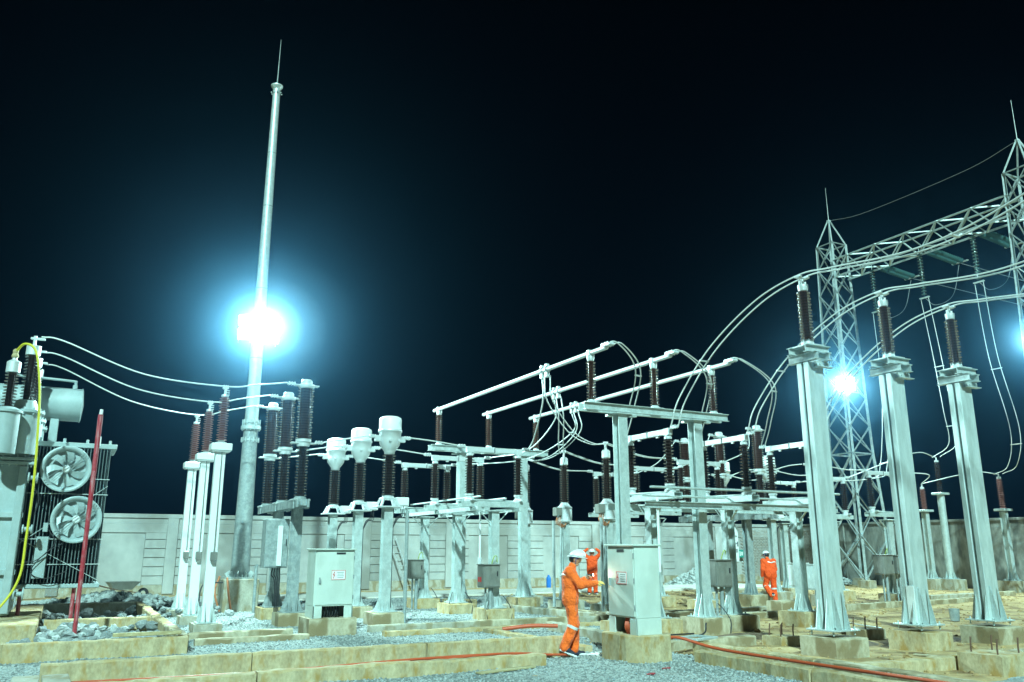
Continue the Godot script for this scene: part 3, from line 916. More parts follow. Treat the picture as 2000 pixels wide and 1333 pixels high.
func tall_column(a: float, b: float, label: String) -> void:
	var t := thing("post_insulator_column", label, "column", P(a, b), 0.0, "tall columns with post insulators in the foreground")
	for s in [-1.0, 1.0]:  # two channels back to back with a narrow slot between them
		var ch := MB.new()
		ch.box(Vector3(0, 2.8, s * 0.085), Vector3(0.40, 4.8, 0.11), Basis(), 0.01)
		part("channel", ch, "galv_column", t)
	var wb := MB.new()
	wb.box(Vector3(0, 2.8, 0), Vector3(0.30, 4.78, 0.062))
	part("web", wb, "galv_dull", t)
	part("base_plate", h_base(0.4, 0.34, 0.64, 0.66), "galv", t)
	var st := MB.new()
	st.box(Vector3(-0.12, 0.76, 0.16), Vector3(0.012, 0.62, 0.05), Basis(), 0.003)
	part("stiffener", st, "galv", t)
	if label.contains("middle"):
		var cv := MB.new()
		cv.box(Vector3(-0.208, 0.78, 0.05), Vector3(0.012, 0.66, 0.17), Basis(), 0.004)
		part("cover_plate", cv, "label_white", t)
	for s in [-1.0, 1.0]:
		var lo := MB.new()
		lo.ibeam(Vector3(s * 0.15, 5.29, -0.36), Vector3(s * 0.15, 5.29, 0.36), 0.15, 0.12, 0.013)
		part("lower_bracket", lo, "galv", t)
		var up := MB.new()
		up.ibeam(Vector3(-0.3, 5.44, s * 0.2), Vector3(0.32, 5.44, s * 0.2), 0.14, 0.12, 0.013)
		part("upper_bracket", up, "galv", t)
	var hp := MB.new()
	hp.box(Vector3(0.12, 5.16, 0.19), Vector3(0.34, 0.1, 0.06), Basis(), 0.006)
	hp.box(Vector3(0.14, 5.105, 0.21), Vector3(0.42, 0.014, 0.12))
	for s in [-1, 1]:
		hp.rod(Vector3(0.12 + s * 0.09, 5.16, 0.21), Vector3(0.12 + s * 0.09, 5.16, 0.24), 0.026, 6)
	part("cleat", hp, "galv", t)
	var pl := MB.new()
	pl.box(Vector3(0.0, 5.525, 0), Vector3(0.4, 0.03, 0.44), Basis(), 0.005)
	pl.lathe([Vector2(0.12, 5.54), Vector2(0.12, 5.6), Vector2(0.09, 5.62), Vector2(0.08, 5.66)], Vector3.ZERO, Basis(), 16)
	for i in 6:
		pl.rod(Vector3(0.1 * cos(i * TAU / 6), 5.6, 0.1 * sin(i * TAU / 6)), Vector3(0.1 * cos(i * TAU / 6), 5.67, 0.1 * sin(i * TAU / 6)), 0.012, 6)
	part("insulator_foot", pl, "alu", t)
	part("insulator", insulator(0.98, 0.072, 0.128, 24, 24), "porcelain", t, Vector3(0, 5.65, 0))
	var cp := MB.new()
	cp.lathe([Vector2(0.075, 6.63), Vector2(0.088, 6.64), Vector2(0.1, 6.72), Vector2(0.1, 6.76), Vector2(0.06, 6.77)], Vector3.ZERO, Basis(), 16)
	for s in [-1, 1]:
		cp.box(Vector3(s * 0.08, 6.80, 0), Vector3(0.02, 0.08, 0.03))
	cp.rod(Vector3(0, 6.76, 0), Vector3(0, 6.9, 0), 0.026)
	cp.box(Vector3(0, 6.9, 0), Vector3(0.24, 0.025, 0.08), Basis(), 0.008)
	for s in [-1, 1]:
		cp.box(Vector3(s * 0.1, 6.925, 0), Vector3(0.085, 0.05, 0.15), Basis(), 0.016)
	part("cap", cp, "alu", t)


func control_box(at: Vector3, s: Vector3, label: String, m: String, legs: float, red_text := false) -> void:  # at is the middle of the foot of the box
	var t := thing("control_box", label, "control box", Vector3(at.x, 0, at.z), 0.0)
	var mb := MB.new()
	mb.box(Vector3(0, at.y + s.y * 0.5, 0), s, Basis(), 0.01)
	part("housing", mb, m, t)
	var rf := MB.new()
	rf.box(Vector3(0, at.y + s.y + 0.012, 0.02), s * Vector3(1.12, 0, 1.12) + Vector3(0, 0.024, 0), Basis(), 0.004)
	part("rain_cover", rf, m, t)
	var dr := MB.new()
	dr.box(Vector3(0, at.y + s.y * 0.5, s.z * 0.5 + 0.008), Vector3(s.x * 0.88, s.y * 0.9, 0.016), Basis(), 0.005)
	var d := part("door", dr, m, t)
	var hn := MB.new()
	hn.box(Vector3(s.x * 0.3, at.y + s.y * 0.62, s.z * 0.5 + 0.03), Vector3(0.025, 0.12, 0.03), Basis(), 0.005)
	part("handle", hn, "black_rubber", d)
	var sd := MB.new()
	sd.box(Vector3(-s.x * 0.5 - 0.008, at.y + s.y * 0.5, 0), Vector3(0.016, s.y * 0.88, s.z * 0.86), Basis(), 0.005)
	part("side_panel", sd, m, t)
	if m == "stainless":
		var ec := MB.new()
		ec.tube(smooth_path([Vector3(0.06, at.y + s.y + 0.03, 0.05), Vector3(0.1, at.y + s.y + 0.2, 0.1), Vector3(0.2, at.y + s.y + 0.22, 0.05), Vector3(0.24, at.y + s.y + 0.06, 0.0)], 6), 0.011, 6)
		part("earth_lead", ec, "earth_cable", t)
	if red_text:
		for i in 2:
			var q := MB.new()
			q.box(Vector3(-s.x * 0.5 - 0.017, at.y + s.y * 0.36, -s.z * 0.2 + i * s.z * 0.28), Vector3(0.004, 0.12, s.z * 0.2))
			part("red_notice", q, "label_red", t)
	if legs > 0.0:
		var lg := MB.new()
		for i in [-1, 1]:
			lg.rod(Vector3(i * s.x * 0.2, 0, 0), Vector3(i * s.x * 0.2, at.y, 0), 0.03, 8)
		lg.rod(Vector3(0.02, 0, 0.05), Vector3(0.02, at.y, 0.05), 0.05, 10)
		part("cable_conduit", lg, "galv_dull", t)


func lattice(mb: MB, p: Array, q: Array, n: int, w: float, t: float, zig := true) -> void:  # bracing between four chords, p[i] to q[i]
	for i in 4:
		var j := (i + 1) % 4
		for k in n:
			var f0 := float(k) / n
			var f1 := float(k + 1) / n
			var a0: Vector3 = (p[i] as Vector3).lerp(q[i], f0)
			var a1: Vector3 = (p[i] as Vector3).lerp(q[i], f1)
			var b0: Vector3 = (p[j] as Vector3).lerp(q[j], f0)
			var b1: Vector3 = (p[j] as Vector3).lerp(q[j], f1)
			var out: Vector3 = ((a0 + b1) * 0.5 - (p[0] + p[2] + q[0] + q[2]) * 0.25)
			if zig:
				if (k + i) % 2 == 0: mb.angle(a0, b1, w, t, out)
				else: mb.angle(b0, a1, w, t, out)
			else:
				mb.angle(a0, b1, w, t, out)
				mb.angle(b0 + out * 0.01, a1 + out * 0.01, w, t, out)


func square(c: Vector3, w: float, ax := 0) -> Array:  # corners round c; ax 0: level, 1: upright across z
	var h := w * 0.5
	if ax == 0:
		return [c + Vector3(-h, 0, h), c + Vector3(h, 0, h), c + Vector3(h, 0, -h), c + Vector3(-h, 0, -h)]
	return [c + Vector3(-h, -h, 0), c + Vector3(h, -h, 0), c + Vector3(h, h, 0), c + Vector3(-h, h, 0)]


func lattice_tower(t: Node3D, z: float, top: float) -> void:
	var lo := square(Vector3(0, 0.3, z), 2.1)
	var mi := square(Vector3(0, 6.5, z), 1.45)
	var hi := square(Vector3(0, 17.9, z), 1.05)
	var pk := Vector3(0, top, z)
	for i in 4:
		var lg := MB.new()
		var o: Vector3 = (lo[i] - Vector3(0, 0.3, z)).normalized()
		lg.angle(lo[i], mi[i], 0.13, 0.012, o)
		lg.angle(mi[i], hi[i], 0.12, 0.012, o)
		lg.bar(hi[i], pk + (hi[i] - Vector3(0, 17.9, z)) * 0.08, 0.07, 0.07)
		part("tower_leg", lg, "galv_dull", t)
	var br := MB.new()
	lattice(br, lo, mi, 3, 0.06, 0.006, false)
	lattice(br, mi, hi, 8, 0.045, 0.006, false)
	for i in 4:
		for f in [hi, mi]:
			br.angle(f[i], f[(i + 1) % 4], 0.07, 0.008)
	part("tower_bracing", br, "galv_dull", t).set_meta("kind", "stuff")
	var rd := MB.new()
	rd.rod(pk - Vector3(0, 0.2, 0), pk + Vector3(0, 2.0, 0), 0.022, 8, 0.008)
	rd.box(pk, Vector3(0.16, 0.12, 0.16), Basis(), 0.01)
	part("lightning_rod", rd, "galv", t)


func floodlight(t: Node3D, at: Vector3, aim: Vector3, w := 0.42) -> void:  # a flood lamp as part of t: housing, glass, yoke
	var bs := Basis.looking_at(aim)
	var mb := MB.new()
	mb.box(at + bs * Vector3(0, 0, 0.09), Vector3(w, w * 0.8, 0.1), bs, 0.012)
	for i in 7:
		mb.box(at + bs * Vector3((i - 3) * w * 0.13, 0, 0.16), Vector3(0.012, w * 0.7, 0.06), bs)
	mb.bar(at + bs * Vector3(-w * 0.55, 0, 0.08), at + bs * Vector3(-w * 0.55, -w * 0.6, 0.14), 0.03, 0.012)
	mb.bar(at + bs * Vector3(w * 0.55, 0, 0.08), at + bs * Vector3(w * 0.55, -w * 0.6, 0.14), 0.03, 0.012)
	var o := part("floodlight_housing", mb, "galv_dull", t)
	var g := MB.new()
	g.box(at + bs * Vector3(0, 0, 0.03), Vector3(w * 0.92, w * 0.72, 0.02), bs, 0.005)
	part("floodlight_glass", g, "flood_glow", o)


func flood(called: String, at: Vector3, aim: Vector3, e: float, size: float) -> void:
	var l := SpotLight3D.new()
	l.name = called
	l.light_energy = e
	l.light_color = Color(0.80, 1.0, 0.99)
	l.light_size = size
	l.spot_range = 120.0
	l.spot_angle = 82.0
	l.spot_angle_attenuation = 0.35
	l.spot_attenuation = 2.0
	l.shadow_enabled = true
	add_child(l, true)
	l.position = at
	l.look_at(at + aim)


func lamp_mist(at: Vector3, size: Vector3, density: float) -> void:  # the denser haze of dust and insects that hangs round a lamp
	var f := FogVolume.new()
	f.name = "lamp_haze"
	f.shape = RenderingServer.FOG_VOLUME_SHAPE_ELLIPSOID
	f.size = size
	var m := FogMaterial.new()
	m.albedo = Color(0.86, 0.95, 1.0)
	m.density = density
	f.material = m
	add_child(f, true)
	f.position = at
	f.set_meta("kind", "stuff")
	f.set_meta("label", "bright haze hanging round the floodlights")


func insulator_string(label: String, p: Vector3, q: Vector3, group: String) -> void:
	var t := thing("insulator_string", label, "insulator string", Vector3.ZERO, 0.0, group)
	var n := int(p.distance_to(q) / 0.15)
	var bs := MB.along(p, q)
	var b2 := Basis(bs.z, -bs.x, bs.y)
	var mb := MB.new()
	for i in n:
		var c := p.lerp(q, (i + 0.5) / n)
		mb.lathe([Vector2(0.02, 0.06), Vector2(0.045, 0.05), Vector2(0.05, 0.02), Vector2(0.128, -0.005), Vector2(0.125, -0.02), Vector2(0.05, -0.03), Vector2(0.02, -0.07)], c, b2, 12)
	part("disc_stack", mb, "glass_disc", t)
	var f := MB.new()
	f.rod(p - (q - p).normalized() * 0.25, p, 0.02, 6)
	f.box(q + (q - p).normalized() * 0.1, Vector3(0.5, 0.05, 0.12), Basis(Vector3.UP, PI / 2), 0.01)
	part("yoke", f, "galv", t)


func kerb(a0: float, b0: float, a1: float, b1: float, w: float, h: float, label: String, m := "concrete") -> void:
	var p := P(a0, b0, h * 0.5 - 0.15)
	var q := P(a1, b1, h * 0.5 - 0.15)
	var n := maxi(1, int(p.distance_to(q) / 2.2))
	var t := thing("concrete_kerb", label, "kerb", P(a0, b0))
	t.set_meta("kind", "structure")
	for i in n:  # cast in lengths, with a joint between
		var u := p.lerp(q, float(i) / n)
		var v := p.lerp(q, float(i + 1) / n)
		var d := (v - u).normalized() * 0.006
		var j := Vector3(rng.randf_range(-0.012, 0.012), rng.randf_range(-0.018, 0.006), rng.randf_range(-0.012, 0.012))
		part("kerb_length", worn_bar(u + d + j - P(a0, b0), v - d + j - P(a0, b0), w, h + 0.3), m if rng.randf() < 0.6 else "concrete_pale", t)


func worn_bar(p: Vector3, q: Vector3, w: float, h: float) -> MB:  # a cast block whose arrises are chipped and not quite straight
	var mb := MB.new()
	var bs := MB.along(p, q)
	var n := maxi(2, int(p.distance_to(q) / 0.14))
	var rings: Array = []
	for i in n + 1:
		var c := p.lerp(q, float(i) / n)
		var ring: Array = []
		var e := 0.016 + 0.010 * rng.randf()
		if rng.randf() < 0.09: e = 0.045
		var wv := 0.006 * rng.randfn()
		for o in [Vector2(-0.5 * w, -0.5 * h), Vector2(-0.5 * w, 0.5 * h - e), Vector2(-0.5 * w + e, 0.5 * h), Vector2(0.5 * w - e * 0.9, 0.5 * h), Vector2(0.5 * w, 0.5 * h - e * 0.9), Vector2(0.5 * w, -0.5 * h)]:
			ring.append(c + bs * Vector3(0, o.y + wv * 0.6 + (0.004 * rng.randfn() if o.y > 0 else 0.0), o.x + wv + 0.004 * rng.randfn()))
		rings.append(ring)
	for i in n:
		for k in 5:
			var nn: Vector3 = ((rings[i][k + 1] - rings[i][k]) as Vector3).cross(rings[i + 1][k] - rings[i][k]).normalized()
			if nn.dot((rings[i][k] as Vector3) - p.lerp(q, float(i) / n)) < 0.0: nn = -nn
			mb.quad(rings[i][k], rings[i][k + 1], rings[i + 1][k + 1], rings[i + 1][k], nn)
	for e in [0, n]:
		var nn := bs.x * (-1.0 if e == 0 else 1.0)
		for k in range(1, 5):
			mb.tri(rings[e][0], rings[e][k], rings[e][k + 1], nn, nn, nn)
	return mb


func stone_meshes(n: int, sd: int) -> Array:
	var out := []
	rng.seed = sd
	for i in n:
		var mb := MB.new()
		var pts: Array = []
		for y in 4:
			var ring: Array = []
			for k in 6:
				var an := TAU * (k + 0.5 * (y % 2)) / 6
				var el := -PI / 2 + PI * (y + 0.5) / 4
				ring.append(Vector3(cos(an) * cos(el), sin(el) * 0.75, sin(an) * cos(el)) * rng.randf_range(0.75, 1.1))
			pts.append(ring)
		var f := func(a: Vector3, b: Vector3, c: Vector3):
			var nn := (b - a).cross(c - a).normalized()
			if nn.dot(a + b + c) < 0: nn = -nn
			mb.tri(a, b, c, nn, nn, nn)
		for y in 3:
			for k in 6:
				var k2 := (k + 1) % 6
				f.call(pts[y][k], pts[y][k2], pts[y + 1][k])
				f.call(pts[y][k2], pts[y + 1][k2], pts[y + 1][k])
		for k in range(1, 5):
			f.call(pts[0][0], pts[0][k], pts[0][k + 1])
			f.call(pts[3][0], pts[3][k], pts[3][k + 1])
		out.append(mb.mesh())
	return out


func scatter(called: String, label: String, mesh: Mesh, m: String, xs: Array, kind := "stuff") -> void:
	var mm := MultiMesh.new()
	mm.transform_format = MultiMesh.TRANSFORM_3D
	mm.mesh = mesh
	mm.instance_count = xs.size()
	for i in xs.size():
		mm.set_instance_transform(i, xs[i])
	var o := MultiMeshInstance3D.new()
	o.name = called
	o.multimesh = mm
	o.material_override = M[m]
	add_child(o, true)
	o.set_meta("kind", kind)
	o.set_meta("label", label)


var soil_noise := FastNoiseLite.new()
var bank_noise := FastNoiseLite.new()


func soil_h(a: float, b: float) -> float:
	return -0.035 + 0.05 * soil_noise.get_noise_2d(a * 10.0, b * 10.0) + 0.035 * soil_noise.get_noise_2d(a * 55.0, b * 55.0)


func gravel_h(a: float, b: float) -> float:  # falls below the soil outside the gravelled part
	var n := bank_noise.get_noise_2d(a * 8.0, b * 8.0)
	var d := 1e3
	if b < 30.5 + n and a < 14.6 + n * 1.3 + maxf(0.0, (b - 18.0) * 0.25): d = minf(30.5 + n - b, 14.6 + n * 1.3 + maxf(0.0, (b - 18.0) * 0.25) - a)
	else: d = -1.0
	if a > 9.8 and b < 16.8 + n * 0.6: d = minf(d, maxf(9.8 - a, 11.0 - 0.2 * a - b - 0.6 + n * 0.8))  # bare earth right of the trench
	if a > 9.4 and b > 13.0 and b < 15.2: d = minf(d, 9.4 - a)
	return 0.012 + 0.028 * bank_noise.get_noise_2d(a * 30.0, b * 30.0) - (0.0 if d > 0.3 else (0.3 - d) * 0.25)


func sheet(f: Callable, a0: float, b0: float, a1: float, b1: float, st: float) -> ArrayMesh:
	var na := int((a1 - a0) / st)
	var nb := int((b1 - b0) / st)
	var v := PackedVector3Array()
	var n := PackedVector3Array()
	var ix := PackedInt32Array()
	for j in nb + 1:
		for i in na + 1:
			var a := a0 + i * st
			var b := b0 + j * st
			v.append(P(a, b, f.call(a, b)))
	for j in nb + 1:
		for i in na + 1:
			var l := v[j * (na + 1) + maxi(i - 1, 0)]
			var r := v[j * (na + 1) + mini(i + 1, na)]
			var d := v[maxi(j - 1, 0) * (na + 1) + i]
			var u := v[mini(j + 1, nb) * (na + 1) + i]
			var m := (r - l).cross(u - d).normalized()
			n.append(m if m.y > 0 else -m)
	for j in nb:
		for i in na:
			var k := j * (na + 1) + i
			ix.append_array(PackedInt32Array([k, k + na + 1, k + 1, k + 1, k + na + 1, k + na + 2]))
	var arr := []
	arr.resize(Mesh.ARRAY_MAX)
	arr[Mesh.ARRAY_VERTEX] = v
	arr[Mesh.ARRAY_NORMAL] = n
	arr[Mesh.ARRAY_INDEX] = ix
	var m := ArrayMesh.new()
	m.add_surface_from_arrays(Mesh.PRIMITIVE_TRIANGLES, arr)
	return m


func _ready() -> void:
	# ------------------------------------------------ camera, sky, light
	var cam := Camera3D.new()
	cam.name = "camera"
	add_child(cam)
	cam.position = Vector3(0, 1.8, 0)
	cam.rotation = Vector3(atan(405.0 / 1625.0), -deg_to_rad(27.6), 0)
	cam.fov = 44.61
	cam.near = 0.1
	cam.far = 600.0
	var env := Environment.new()
	env.background_mode = Environment.BG_SKY
	var sk := ProceduralSkyMaterial.new()
	sk.sky_top_color = Color(0.0, 0.0, 0.002)
	sk.sky_horizon_color = Color(0.006, 0.016, 0.045)
	sk.sky_curve = 0.16
	sk.ground_bottom_color = Color(0.0, 0.004, 0.008)
	sk.ground_horizon_color = Color(0.006, 0.02, 0.04)
	sk.sun_angle_max = 0.5
	var sky := Sky.new()
	sky.sky_material = sk
	env.sky = sky
	env.tonemap_mode = Environment.TONE_MAPPER_LINEAR
	env.tonemap_exposure = 2.0
	env.sdfgi_enabled = true
	env.ssao_enabled = true
	env.ssil_enabled = true
	env.volumetric_fog_enabled = true  # thin night haze that glows round the lamps
	env.volumetric_fog_density = 0.00095
	env.volumetric_fog_anisotropy = 0.935
	env.volumetric_fog_albedo = Color(0.50, 0.80, 1.0)
	var we := WorldEnvironment.new()
	we.name = "world_environment"
	we.environment = env
	add_child(we)
	var sun := DirectionalLight3D.new()
	sun.name = "night_light"
	add_child(sun)
	sun.light_energy = 1.05
	sun.light_color = Color(0.775, 1.0, 0.985)
	sun.light_angular_distance = 1.5
	sun.shadow_enabled = true
	sun.sky_mode = DirectionalLight3D.SKY_MODE_LIGHT_ONLY
	sun.look_at_from_position(Vector3.ZERO, P(0.34, 0.72, -0.60))
	rng.seed = 4
	soil_noise.seed = 3
	soil_noise.fractal_octaves = 3
	bank_noise.seed = 6
	make_materials()

	# ------------------------------------------------ ground
	var plain := MB.new()
	plain.quad(Vector3(-160, -0.16, -160), Vector3(160, -0.16, -160), Vector3(160, -0.16, 60), Vector3(-160, -0.16, 60), Vector3.UP)
	struct("ground", plain, "soil", Vector3.ZERO, "dark bare ground around and beyond the substation yard")
	struct("yard_ground", sheet(soil_h, -7.0, 1.0, 40.0, 41.0, 0.25), "soil", Vector3.ZERO, "uneven tan earth of the unfinished yard")
	struct("gravel_bed", sheet(gravel_h, -7.0, 1.0, 22.0, 33.0, 0.25), "gravel", Vector3.ZERO, "grey crushed gravel around the left bay and in the foreground")
	var pa := MB.new()
	pa.box(P(14.0, 32.6, -0.02), Vector3(34.0, 0.14, 3.4), Basis(), 0.02)
	struct("path", pa, "path", Vector3.ZERO, "pale concrete path in front of the boundary wall")
	var st := stone_meshes(5, 17)
	rng.seed = 21
	for k in 3:
		var xs: Array = []
		for i in 26000:
			var a := rng.randf_range(-2.5, 15.0)
			var b := 8.0 + 22.0 * pow(rng.randf(), 1.7)
			var h := gravel_h(a, b)
			if h < soil_h(a, b) + 0.005: continue
			var s := rng.randf_range(0.010, 0.026)
			xs.append(Transform3D(Basis.from_euler(Vector3(rng.randf() * 6, rng.randf() * 6, rng.randf() * 6)).scaled(Vector3(s, s * 0.8, s)), P(a, b, h + s * 0.25)))
		scatter("gravel", "loose crushed stones lying over the grey gravel bed", st[k], ["stone_light", "stone_dark", "stone_light"][k], xs)
	var ys: Array = []
	for i in 5000:
		var a := rng.randf_range(8.0, 36.0)
		var b := 8.0 + 26.0 * pow(rng.randf(), 1.3)
		if gravel_h(a, b) > soil_h(a, b): continue
		var s := rng.randf_range(0.012, 0.05) * (1.0 if rng.randf() < 0.9 else 2.0)
		ys.append(Transform3D(Basis.from_euler(Vector3(rng.randf() * 6, rng.randf() * 6, rng.randf() * 6)).scaled(Vector3(s, s * 0.7, s)), P(a, b, soil_h(a, b) + s * 0.2)))
	scatter("rubble", "lumps of earth and small stones on the tan ground", st[3], "soil", ys)

	# ------------------------------------------------ boundary wall
	var wb := 37.3
	var bw := thing("boundary_wall", "long pale plastered boundary wall behind the equipment", "wall", P(0, wb))
	var core := MB.new()
	core.box(Vector3(13.0, 1.45, -0.12), Vector3(50.0, 3.1, 0.2))
	part("wall_panel", core, "plaster", bw)
	var cope := MB.new()
	cope.box(Vector3(13.0, 3.06, -0.1), Vector3(50.0, 0.17, 0.34), Basis(), 0.015)
	part("coping", cope, "plaster", bw)
	var fas := MB.new()
	fas.box(Vector3(13.0, 2.86, -0.005), Vector3(50.0, 0.2, 0.05), Basis(), 0.008)
	part("top_band", fas, "plaster", bw)
	var pl := MB.new()
	pl.box(Vector3(13.0, 0.12, 0.0), Vector3(50.0, 0.5, 0.07), Basis(), 0.01)
	part("plinth", pl, "concrete_grey", bw)
	var c := -8.45
	while c < 36.5:
		if c < 34.0:
			var pr := MB.new()
			pr.box(Vector3(c, 1.5, 0.02), Vector3(0.42, 2.96, 0.14), Basis(), 0.012)
			part("pilaster", pr, "plaster", bw)
			for s in [-1, 1]:
				for k in 6:
					var gb := MB.new()
					gb.box(Vector3(c + s * 0.605, 0.54 + k * 0.355, 0.0), Vector3(0.79, 0.335, 0.07), Basis(), 0.012)
					part("course", gb, "plaster", bw)
			var pn := MB.new()
			pn.box(Vector3(c + 2.05, 1.37, -0.015), Vector3(2.09, 2.05, 0.03), Basis(), 0.006)
			part("recessed_panel", pn, "plaster", bw)
		var tp := MB.new()
		tp.box(Vector3(c + 2.05, 2.58, 0.0), Vector3(4.08, 0.36, 0.09), Basis(), 0.012)
		part("head_band", tp, "plaster", bw)
		c += 4.1
	var sw := thing("side_wall", "dark stained unplastered side wall at the right end of the yard", "wall", P(37.6, 20.0))
	var s1 := MB.new()
	s1.box(Vector3(0.1, 1.45, 2.0), Vector3(0.2, 3.2, 30.0))
	part("wall_panel", s1, "rough_wall", sw)
	var s2 := MB.new()
	s2.box(Vector3(0.1, 1.45, -15.05), Vector3(0.2, 3.1, 4.0))
	part("wall_panel", s2, "plaster", sw)
	var z := 15.0
	while z > -15.0:
		var pr := MB.new()
		pr.box(Vector3(-0.03, 1.5, z), Vector3(0.12, 3.2, 0.4), Basis(), 0.015)
		part("pilaster", pr, "rough_wall", sw)
		z -= 4.0
	var cs := MB.new()
	cs.box(Vector3(0.1, 3.08, 0.0), Vector3(0.36, 0.12, 34.0), Basis(), 0.015)
	part("coping", cs, "rough_wall", sw)
	# unplastered brickwork on both sides of the corner
	var bk := MB.new()
	rng.seed = 9
	for r in 29:
		for i in 13:
			var x := 34.35 + i * 0.235 + (0.117 if r % 2 else 0.0)
			if x < 37.5: bk.box(P(x, wb - 0.005 - rng.randf() * 0.02, 0.3 + r * 0.088), Vector3(0.222, 0.075, 0.07), Basis(), 0.008)
		for i in 14:
			var b := 34.1 + i * 0.235 + (0.117 if r % 2 else 0.0)
			bk.box(P(37.585 - rng.randf() * 0.02, b, 0.3 + r * 0.088), Vector3(0.07, 0.075, 0.222), Basis(), 0.008)
	var bwk := part("brick", bk, "brick", bw, P(0, -wb))
	bwk.set_meta("kind", "stuff")
	var ct := MB.new()
	ct.box(P(37.2, 37.0, 1.5), Vector3(0.35, 3.1, 0.35), Basis(), 0.02)
	part("corner_post", ct, "plaster", bw, P(0, -wb))

	# ------------------------------------------------ lamps
	var mast := thing("lightning_mast", "tall tapered grey steel mast carrying the brightest floodlights", "mast", P(4.7, 26.4))
	var mp := MB.new()
	mp.rod(Vector3(0, 0.95, 0), Vector3(0, 5.35, 0), 0.275, 28, 0.215)
	part("lower_shaft", mp, "galv_dull", mast)
	var mq := MB.new()
	mq.rod(Vector3(0, 5.35, 0), Vector3(0, 17.1, 0), 0.205, 28, 0.118)
	part("upper_shaft", mq, "galv", mast)
	for h in [[5.35, 0.30, 0.1], [5.55, 0.24, 0.05], [5.0, 0.24, 0.05]]:
		var fl := MB.new()
		fl.lathe([Vector2(0.1, 0), Vector2(h[1], 0), Vector2(h[1], h[2]), Vector2(0.1, h[2])], Vector3(0, h[0], 0), Basis(), 26)
		for i in 14:
			fl.rod(Vector3(0.26 * cos(i * TAU / 14), h[0] - 0.04, 0.26 * sin(i * TAU / 14)), Vector3(0.26 * cos(i * TAU / 14), h[0] + h[2] + 0.05, 0.26 * sin(i * TAU / 14)), 0.018, 6)
		part("flange", fl, "galv", mast)
	for h in [9.9, 12.75, 14.66, 16.9, 7.6]:
		var rr: float = lerpf(0.205, 0.118, (h - 5.35) / 11.75) + 0.008
		var rg := MB.new()
		rg.lathe([Vector2(rr - 0.02, -0.015), Vector2(rr, -0.012), Vector2(rr, 0.012), Vector2(rr - 0.02, 0.015)], Vector3(0, h, 0), Basis(), 24)
		part("joint_ring", rg, "galv_dull", mast)
	var hb := MB.new()
	hb.lathe([Vector2(0.0, 0.92), Vector2(0.42, 0.92), Vector2(0.42, 0.97), Vector2(0.0, 0.98)], Vector3.ZERO, Basis(), 28)
	for i in 10:
		var an := TAU * i / 10
		hb.bar(Vector3(0.27 * cos(an), 1.08, 0.27 * sin(an)), Vector3(0.39 * cos(an), 1.0, 0.39 * sin(an)), 0.014, 0.18)
		hb.rod(Vector3(0.37 * cos(an + 0.3), 0.9, 0.37 * sin(an + 0.3)), Vector3(0.37 * cos(an + 0.3), 1.05, 0.37 * sin(an + 0.3)), 0.022, 6)
	part("base_flange", hb, "galv", mast)
	var tc := MB.new()
	tc.lathe([Vector2(0.12, 16.75), Vector2(0.125, 17.05), Vector2(0.2, 17.16), Vector2(0.2, 17.2), Vector2(0.0, 17.22)], Vector3.ZERO, Basis(), 20)
	for i in 8:
		tc.rod(Vector3(0.15 * cos(i * TAU / 8), 16.9, 0.15 * sin(i * TAU / 8)), Vector3(0.19 * cos(i * TAU / 8), 16.92, 0.19 * sin(i * TAU / 8)), 0.02, 6)
	part("top_cap", tc, "galv", mast)
	var rod := MB.new()
	rod.rod(Vector3(0, 17.1, 0), Vector3(0.02, 19.0, 0), 0.022, 8, 0.007)
	part("lightning_rod", rod, "galv_dull", mast)
	var arm := MB.new()
	arm.bar(Vector3(-0.62, 8.25, 0.24), Vector3(0.62, 8.25, 0.24), 0.07, 0.07)
	arm.bar(Vector3(0, 8.25, 0), Vector3(0, 8.25, 0.24), 0.1, 0.1)
	part("lamp_bracket", arm, "galv_dull", mast)
	for i in 3:
		for k in 2:
			floodlight(mast, Vector3((i - 1) * 0.47, 8.27 + 0.44 * k, 0.46 - 0.1 * absf(i - 1.0)), Vector3((i - 1) * 0.7 + 0.15, -0.25, 1), 0.46)
	var ar2 := MB.new()
	ar2.bar(Vector3(-0.62, 8.69, 0.24), Vector3(0.62, 8.69, 0.24), 0.07, 0.07)
	part("lamp_bracket", ar2, "galv_dull", mast)
	var mped := thing("concrete_pedestal", "tall concrete block under the lightning mast with orange pipes beside it", "pedestal", P(4.68, 26.35), 0.0, "concrete pedestals under the yard equipment")
	var mb := MB.new()
	mb.box(Vector3(0, 0.35, 0), Vector3(1.0, 1.15, 1.0), Basis(), 0.02)
	part("block", mb, "concrete_grey", mped)
	flood("mast_lamp_light", P(4.62, 25.75, 8.47), Vector3(0.15, -0.3, 1), 190.0, 0.35)
	var gy := thing("line_gantry", "lattice steel gantry with two towers joined by a lattice beam", "gantry", P(35.5, 30.05))
	lattice_tower(gy, 0.0, 19.37)
	lattice_tower(gy, 10.6, 19.37)
	var gb2 := MB.new()
	var q0 := square(Vector3(0, 16.4, 0.5), 1.0, 1)
	var q1 := square(Vector3(0, 16.4, 10.1), 1.0, 1)
	for i in 4:
		gb2.angle(q0[i], q1[i], 0.1, 0.01, Vector3(0, signf(q0[i].y - 16.45), 0))
	lattice(gb2, q0, q1, 11, 0.06, 0.006, true)
	part("lattice_beam", gb2, "galv", gy).set_meta("kind", "stuff")
	for k in 4:
		floodlight(gy, Vector3(-0.9 + 0.4 * (k % 2), 9.82 + 0.42 * int(k / 2.0), 0.55 + 0.25 * (k % 2)), Vector3(-0.6, -0.25, 0.8), 0.4)
		floodlight(gy, Vector3(-0.8, 10.0 + 0.4 * int(k / 2.0), 10.3 + 0.3 * (k % 2)), Vector3(-0.9, -0.25, 0.3), 0.3)
